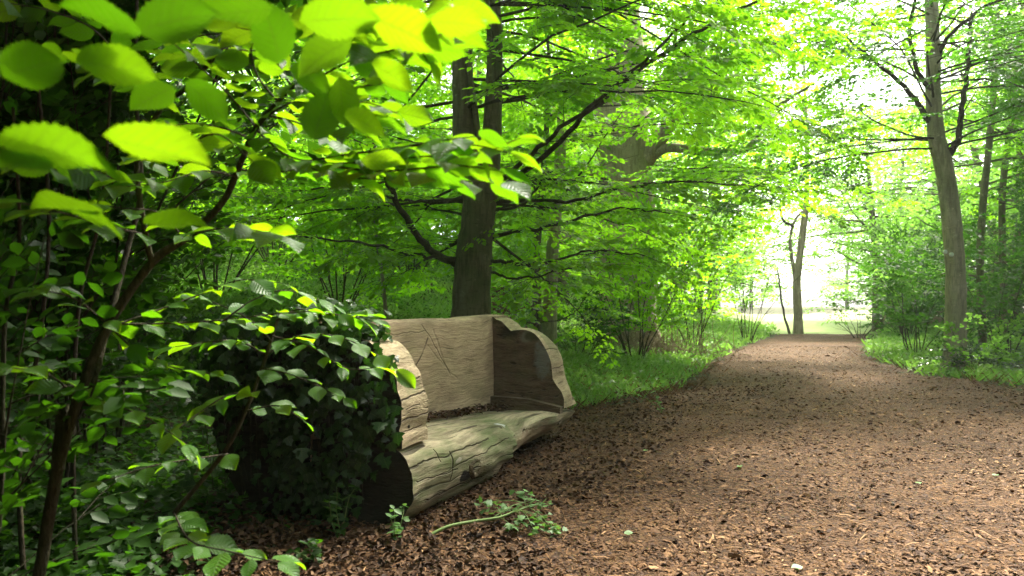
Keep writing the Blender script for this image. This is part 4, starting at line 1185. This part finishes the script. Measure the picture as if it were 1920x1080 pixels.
shrub('young_beech', 'bright young beech just left of the beech trunk', 'tree', at_ground(770, 18), 3.2, 2.4, 10, M_BEECH, M_TWIG, .09, every=.3, nt=7, nl=5, twigs=False, spray=(.5, .9), sub=(.4, .9))
shrub('russet_shrub', 'small russet-leaved bush between beech and young trunks', 'shrub', at_ground(955, 13), 1.0, .8, 7, M_RUSSET, M_DEAD, .07, every=.25, nt=5, nl=4, spray=(.25, .45), sub=(.2, .4), r0=.007)
shrub('low_shrub', 'low dark green bush behind the far armrest', 'shrub', at_ground(1085, 15.5), 1.3, 1.2, 8, M_UNDER, M_TWIG, .08, every=.25, nt=6, nl=4, spray=(.35, .6), sub=(.3, .5), r0=.008)

# dry brushwood at the foot of the old tree
brush = thing('brushwood', 'dry brown brushwood piled at the foot of the old tree', 'brushwood', (*at_ground(1210, 18.6), 0))
mb = MB()
for i in range(260):
    a = rng.uniform(0, 6.28)
    p = np.array([rng.normal(0, .85), rng.normal(0, .5), zt(brush.location[0], brush.location[1]) * 1.0])
    d = np.array([rng.normal(0, .8), rng.normal(0, .5), rng.uniform(.2, 1.2)])
    E = grow(p, d, rng.uniform(.5, 1.3), 5, .2, 0, .8)
    tube(mb, E, np.linspace(.010, .004, len(E)), 4)
mb.build('twig_tangle', M_DEAD, brush)

lows = None
for i, (x, y) in enumerate([(-13, 22), (-9.5, 20), (-6.5, 22.5), (-3.5, 21), (-.5, 23), (-11, 27), (-5, 28), (-16, 19), (-8, 16.5), (-12, 15.5), (-14.5, 30), (1.2, 29), (-19, 26), (3.4, 33)]):
    if lows is None:
        lows = shrub('understorey_shrub', 'broad green shrub closing the view under the trees left of the beech', 'shrub', (x, y), 3.4, 2.6, 12, M_FAR, M_TWIG, .13, every=.35, nt=6, nl=5, twigs=False, spray=(.7, 1.1), sub=(.5, 1.0), group='shrubs closing the wood at the left')
    else:
        r = lows.copy(); COL.objects.link(r)
        r.location = (x, y, float(zt(x, y))); r.rotation_euler = (0, 0, rng.uniform(0, 6.28)); q = rng.uniform(.85, 1.25); r.scale = (q, q, q)
        for ch in list(lows.children):
            c = ch.copy(); COL.objects.link(c); c.parent = r

# ------------------------------------------------------------------ the wood beyond: copies of three far trees
def far_tree(seed, h, r, dens, name, label, group, f0=.09, mat=None, lsz=.16):
    t = thing(name, label, 'tree', (0, 0, 0), 0, group)
    mw, ml = MB(), MB()
    st = grow((0, 0, -.2), (rng.normal(0, .05), rng.normal(0, .05), 1), h * .95, 9, .05)
    tube(mw, st, np.linspace(.22, .03, len(st)), 9)
    bw_ = mw
    for i in range(dens):
        f = rng.uniform(f0, 1.0)
        p = np.array([np.interp(f * (len(st) - 1), np.arange(len(st)), st[:, k]) for k in range(3)])
        a = rng.uniform(0, 6.28)
        ln = r * rng.uniform(.6, 1.1) * (1.05 - .7 * max(f - .4, 0))
        E = grow(p, (math.cos(a), math.sin(a), rng.uniform(-.1, .5)), ln, 6, .1, 0, .4)
        tube(bw_, E, np.linspace(.05, .01, len(E)), 5)
        dress(ml, bw_, E, .04, .75, (.8, 1.7), .2, (.8, 1.3), .45, 6, 4, lsz, .4, FARLEAF, False)
    mw.build('trunk', M_BEECHBARK, t)
    ml.build('crown', mat or M_FAR, t)
    return t

def dup(root, loc, rz, s, label=None):
    r = root.copy(); COL.objects.link(r)
    r.location = loc; r.rotation_euler = (0, 0, rz); r.scale = (s, s, s)
    if label: r['label'] = label
    for ch in list(root.children):
        c = ch.copy(); COL.objects.link(c); c.parent = r
    return r

GRP = 'background trees of the wood'
proto = [far_tree(1, 11, 4.2, 42, 'woodland_tree', 'background woodland tree with pale green layered foliage', GRP),
         far_tree(2, 13, 4.8, 46, 'woodland_tree', 'background woodland tree with pale green layered foliage', GRP),
         far_tree(3, 9, 4.0, 40, 'woodland_tree', 'background woodland tree with pale green layered foliage', GRP)]
spots = [(-11, 20), (-7, 24), (-1.5, 27), (1.5, 24), (4.2, 30), (-15, 27), (-10, 33), (-4, 36), (2, 38), (7.2, 36), (12, 48), (22, 41.5), (20, 33), (17, 27), (21, 25), (24, 38), (10, 58), (3, 52), (-8, 48), (25, 52), (18, 62), (31, 45), (15.5, 21.5), (5, 66), (-18, 42), (11, 51.5), (-5, 29), (.5, 31), (-16, 34), (-22, 30), (-1, 42), (5, 45), (7.8, 27.5), (9.5, 41), (28, 33), (27, 26), (23, 20), (20, 15.5), (24, 29), (31, 38), (33, 55), (14, 55), (9, 70), (20, 72), (28, 70), (0, 60), (-12, 60), (22.5, 47), (14, 43), (16.5, 36), (19, 44), (17, 52), (21, 58), (13, 62), (26, 47), (12.5, 38), (23.5, 35)]
used = [0, 0, 0]
spots = [(x, y) for x, y in spots if not (.275 < x / y < .435 and y < 90)] + [(12, 95), (26, 100), (40, 95), (33, 110), (18, 115)]
for i, (x, y) in enumerate(spots):
    k = i % 3
    z = float(zt(x, y))
    if not used[k]:
        used[k] = 1
        proto[k].location = (x, y, z)
    else:
        dup(proto[k], (x, y, z), rng.uniform(0, 6.28), rng.uniform(.9, 1.3))

# trees and shrubs added beside and behind the viewpoint for their shade
SHD = 'trees added outside the view for shade'
sh0 = far_tree(5, 12, 5.2, 170, 'woodland_tree', 'dense tree added to shade the left side', SHD, .36, M_UNDER, .25)
mbo, mbl = MB(), MB()  # boughs added out of view to keep sun off the left hazel leaves
for (z, y, x1) in ((4.4, .6, .8), (4.5, .95, .8), (4.6, .2, .85), (5.0, .7, 1.1), (5.5, 1.2, 1.3), (6.2, 1.7, 1.7), (5.2, 3.2, .6), (5.0, 2.6, .5), (5.8, 3.6, .6), (4.7, 2.1, .6), (5.5, 2.9, .9), (6.2, 3.3, 1.0), (5.1, -.4, .3)):
    E = spline([(0, 0, z - .8), (1.8, y * .5, z), (3.15 + x1, y + .3, z + .1)], 6)
    tube(mbo, E, np.linspace(.06, .012, len(E)), 6)
    dress(mbl, mbo, E, .04, .35, (.7, 1.1), .3, (.6, .9), .3, 7, 5, .13, .4, LEAF, False)
mbo.build('limb', M_TWIG, sh0); mbl.build('shade_bough_leaves', M_UNDER, sh0)
for i, (x, y) in enumerate([(-4.3, 2.0), (-7.5, 3.5), (-6.2, 6.4), (-6.2, -3.4), (-1.8, -9.5), (-9.5, 0), (5, -9), (14, 2.0), (11, -6), (15.5, 9)]):
    z = float(zt(x, y))
    if i == 0: sh0.location = (x, y, z)
    else: dup(sh0, (x, y, z), rng.uniform(2.3, 4.0), rng.uniform(.9, 1.1), 'dense tree added for shade outside the view')

for (x, y, h) in [(-2.9, .6, 3.6), (-2.4, -1.3, 3.4), (-.4, -3.2, 3.2), (-4.5, 3.0, 4.5), (-3.6, -.6, 5.5), (-1.9, -2.9, 5.0), (-4.2, 1.6, 5.5)]:  # shrubs added out of view to stop low light reaching the left
    shrub('understorey_shrub', 'dense dark shrub added outside the view to block light', 'shrub', (x, y), h, 1.3, 10, M_DARK, M_TWIG, .10, every=.25, nt=5, nl=4, twigs=False, spray=(.5, .8), group='shrubs added outside the view for shade')

sh1 = far_tree(6, 8, 3.6, 110, 'woodland_tree', 'low dark tree added behind the viewpoint to block light', SHD, .04, M_DARK, .24)  # added to close off the low sky light around the viewpoint
for i, (x, y) in enumerate([(0, -8), (-4, -6), (-7.5, -4), (4.5, -9), (9, -7), (13, -3), (-9.5, 1.5), (14, 3.5), (16, 8), (18, 12.2), (-10, 6)]):
    z = float(zt(x, y))
    if i == 0: sh1.location = (x, y, z)
    else: dup(sh1, (x, y, z), rng.uniform(0, 6.28), rng.uniform(.9, 1.1), 'low dark tree added outside the view to block light')

# ------------------------------------------------------------------ pale-roofed building glimpsed beyond the shrubs
def make_building():
    t = thing('garden_building', 'low pale-roofed brown building glimpsed between shrubs beyond the path', 'building', (*at_ground(1745, 41), float(zt(21.5, 41))), R(8))
    def box(mb, x0, x1, y0, y1, z0, z1):
        V = [(x, y, z) for z in (z0, z1) for y in (y0, y1) for x in (x0, x1)]
        mb.add(V, [[0, 2, 3, 1], [4, 5, 7, 6], [0, 1, 5, 4], [2, 6, 7, 3], [0, 4, 6, 2], [1, 3, 7, 5]])
    m, q = newmat('brown_boards')
    tc = nd(q, 'ShaderNodeTexCoord')
    n = noise(q, mapping(q, tc.outputs['Object'], (2, 2, 30)), 1.0, 3)
    out(q, principled(q, mixc(q, n, (.20, .14, .10), (.32, .24, .17)), .8, .2, n).outputs[0])
    mr, q = newmat('pale_roof')
    tc = nd(q, 'ShaderNodeTexCoord')
    n = noise(q, tc.outputs['Object'], 3, 4)
    out(q, principled(q, mixc(q, n, (.6, .6, .56), (.75, .74, .7)), .7, .3).outputs[0])
    mb = MB(); box(mb, -2, 2.2, -1.5, 1.5, 0, 1.7); mb.build('wall', m, t, smooth=False)
    mb = MB()
    V = [(-2.3, -1.85, 1.62), (2.5, -1.85, 1.62), (2.5, 0, 2.6), (-2.3, 0, 2.6), (-2.3, 1.85, 1.62), (2.5, 1.85, 1.62)]
    V += [(x, y, z - .08) for x, y, z in V]
    mb.add(V, [[0, 1, 2, 3], [3, 2, 5, 4], [7, 6, 9, 8], [8, 9, 10, 11], [0, 6, 7, 1], [4, 5, 11, 10], [0, 3, 9, 6], [3, 4, 10, 9], [1, 7, 8, 2], [2, 8, 11, 5]])
    mb.build('roof', mr, t, smooth=False)
    mw, q = newmat('window_pane'); out(q, principled(q, (.5, .52, .52), .15, .5).outputs[0])
    mb = MB(); box(mb, -1.2, -.5, -1.53, -1.47, .8, 1.3); mb.build('window', mw, t, smooth=False)
make_building()

# ------------------------------------------------------------------ small plants on the path
def ground_pt(px, py):
    d = CAM_H * FPX / (py - HOR)
    return np.array([(px - 960) / FPX * d, d])

M_FRESH = leafmat('fresh_leaf', (.07, .16, .04), (.12, .22, .07), (.14, .34, .03), (.2, .42, .06), .35, .5, .3)
sp_ = thing('leafy_sprig', 'green leafy weed with an arched stem lying on the mulch before the bench', 'plant', (*ground_pt(800, 1000), 0))
o = np.array(sp_.location)
mw, ml = MB(), MB()
def gp(px, py, z):
    d = (CAM_H - z) * FPX / (py - HOR)
    return np.array([(px - 960) / FPX * d, d, z]) - o
stem = spline([gp(798, 1006, .01), gp(840, 985, .05), (gp(890, 975, .06)), gp(935, 968, .07), gp(970, 955, .09), gp(1000, 945, .10)], 6)
tube(mw, stem, np.linspace(.011, .005, len(stem)), 7)
tips = [(912, 940, .10), (925, 948, .1), (980, 925, .14), (1000, 935, .13), (1020, 945, .12), (1010, 965, .08), (1030, 985, .06), (1000, 990, .05), (980, 970, .09), (960, 985, .06), (1040, 995, .04), (950, 950, .1)]
for (x, y, z) in tips:
    b = stem[rng.integers(len(stem) // 2, len(stem))]
    e = gp(x, y, z)
    c = spline([b, (b + e) / 2 + UP * .02, e], 3)
    tube(mw, c, np.linspace(.003, .0015, len(c)), 4)
    n = 11
    th = rng.uniform(0, 6.28, n)
    pp = e + rng.normal(0, .028, (n, 3)) * [1, 1, .5]
    leaves(ml, IVY, pp, np.stack([np.cos(th), np.sin(th), rng.normal(0, .3, n)], -1), UP + rng.normal(0, .4, (n, 3)), rng.uniform(.025, .05, n), rng.uniform(0, 1, n))
ms, q = newmat('green_stem'); out(q, principled(q, (.16, .24, .06), .5, .3).outputs[0])
mw.build('stem', ms, sp_)
ml.build('foliage', M_FRESH, sp_)

def seedling(label, px, py, h, nlv, size, mat, spread=.12):
    g = ground_pt(px, py)
    t = thing('seedling', label, 'plant', (g[0], g[1], 0))
    mw, ml = MB(), MB()
    for s in range(3):
        E = grow((0, 0, 0), (rng.normal(0, .5), rng.normal(0, .5), 1), h, 5, .15)
        tube(mw, E, np.linspace(.004, .0015, len(E)), 5)
        for p in E[1:]:
            n = max(2, nlv // 12)
            th = rng.uniform(0, 6.28, n)
            leaves(ml, LEAF, np.repeat(p[None], n, 0), np.stack([np.cos(th), np.sin(th), rng.normal(0, .3, n)], -1), UP + rng.normal(0, .35, (n, 3)), size * rng.uniform(.6, 1.2, n), rng.uniform(0, 1, n))
    mw.build('stem', ms, t); ml.build('foliage', mat, t)
seedling('small green seedling at the front corner of the ivy log end', 745, 1015, .22, 40, .05, M_FRESH)
seedling('nettle-like seedling below the hanging ivy', 640, 1010, .30, 50, .055, M_UNDER)
seedling('seedling tuft at the bottom edge left of the mulch', 600, 1060, .16, 40, .05, M_UNDER)
seedling('thin dry seedling with one yellow leaf at the verge edge', 1240, 775, .34, 24, .05, M_FRESH)

for (px, py, lb) in [(1170, 1010, 'green fallen leaf on the mulch right of the leafy sprig'), (1207, 851, 'pale green fallen leaf on the path beyond the bench seat'), (1385, 885, 'tiny green leaf lying mid-path'), (1715, 912, 'green fallen leaf on the right half of the path'), (1860, 900, 'fallen leaf nearest the right edge of the photo'), (1500, 1076, 'fallen leaf at the bottom edge of the photo')]:
    g = ground_pt(px, py)
    mb = MB()
    a = rng.uniform(0, 6.28)
    leaves(mb, HAZELMID, np.array([[0, 0, .012]]), np.array([[math.cos(a), math.sin(a), .1]]), UP[None] + rng.normal(0, .2, (1, 3)), np.array([.055]), np.array([.8]))
    o_ = tag(mb.build('fallen_leaf', M_FRESH), lb, 'leaf', 'green leaves fallen on the path')
    o_.location = (g[0], g[1], float(zt(g[0], g[1])) + .03)

# ------------------------------------------------------------------ the moist air of the wood
HAZE = 0.0006
if HAZE:
    hm, t = newmat('haze_air')
    pv = nd(t, 'ShaderNodeVolumePrincipled')
    pv.inputs['Color'].default_value = (.93, .97, .90, 1)
    pv.inputs['Density'].default_value = HAZE
    pv.inputs['Anisotropy'].default_value = .3
    o_ = nd(t, 'ShaderNodeOutputMaterial'); t.links.new(pv.outputs[0], o_.inputs['Volume'])
    mb = MB()
    V = [(x, y, z) for z in (-2, 24) for y in (-170, 190) for x in (-175, 180)]
    mb.add(V, [[0, 2, 3, 1], [4, 5, 7, 6], [0, 1, 5, 4], [2, 6, 7, 3], [0, 4, 6, 2], [1, 3, 7, 5]])
    tag(mb.build('haze', hm, smooth=False), 'faint moist haze filling the air of the wood', 'haze', kind='stuff')
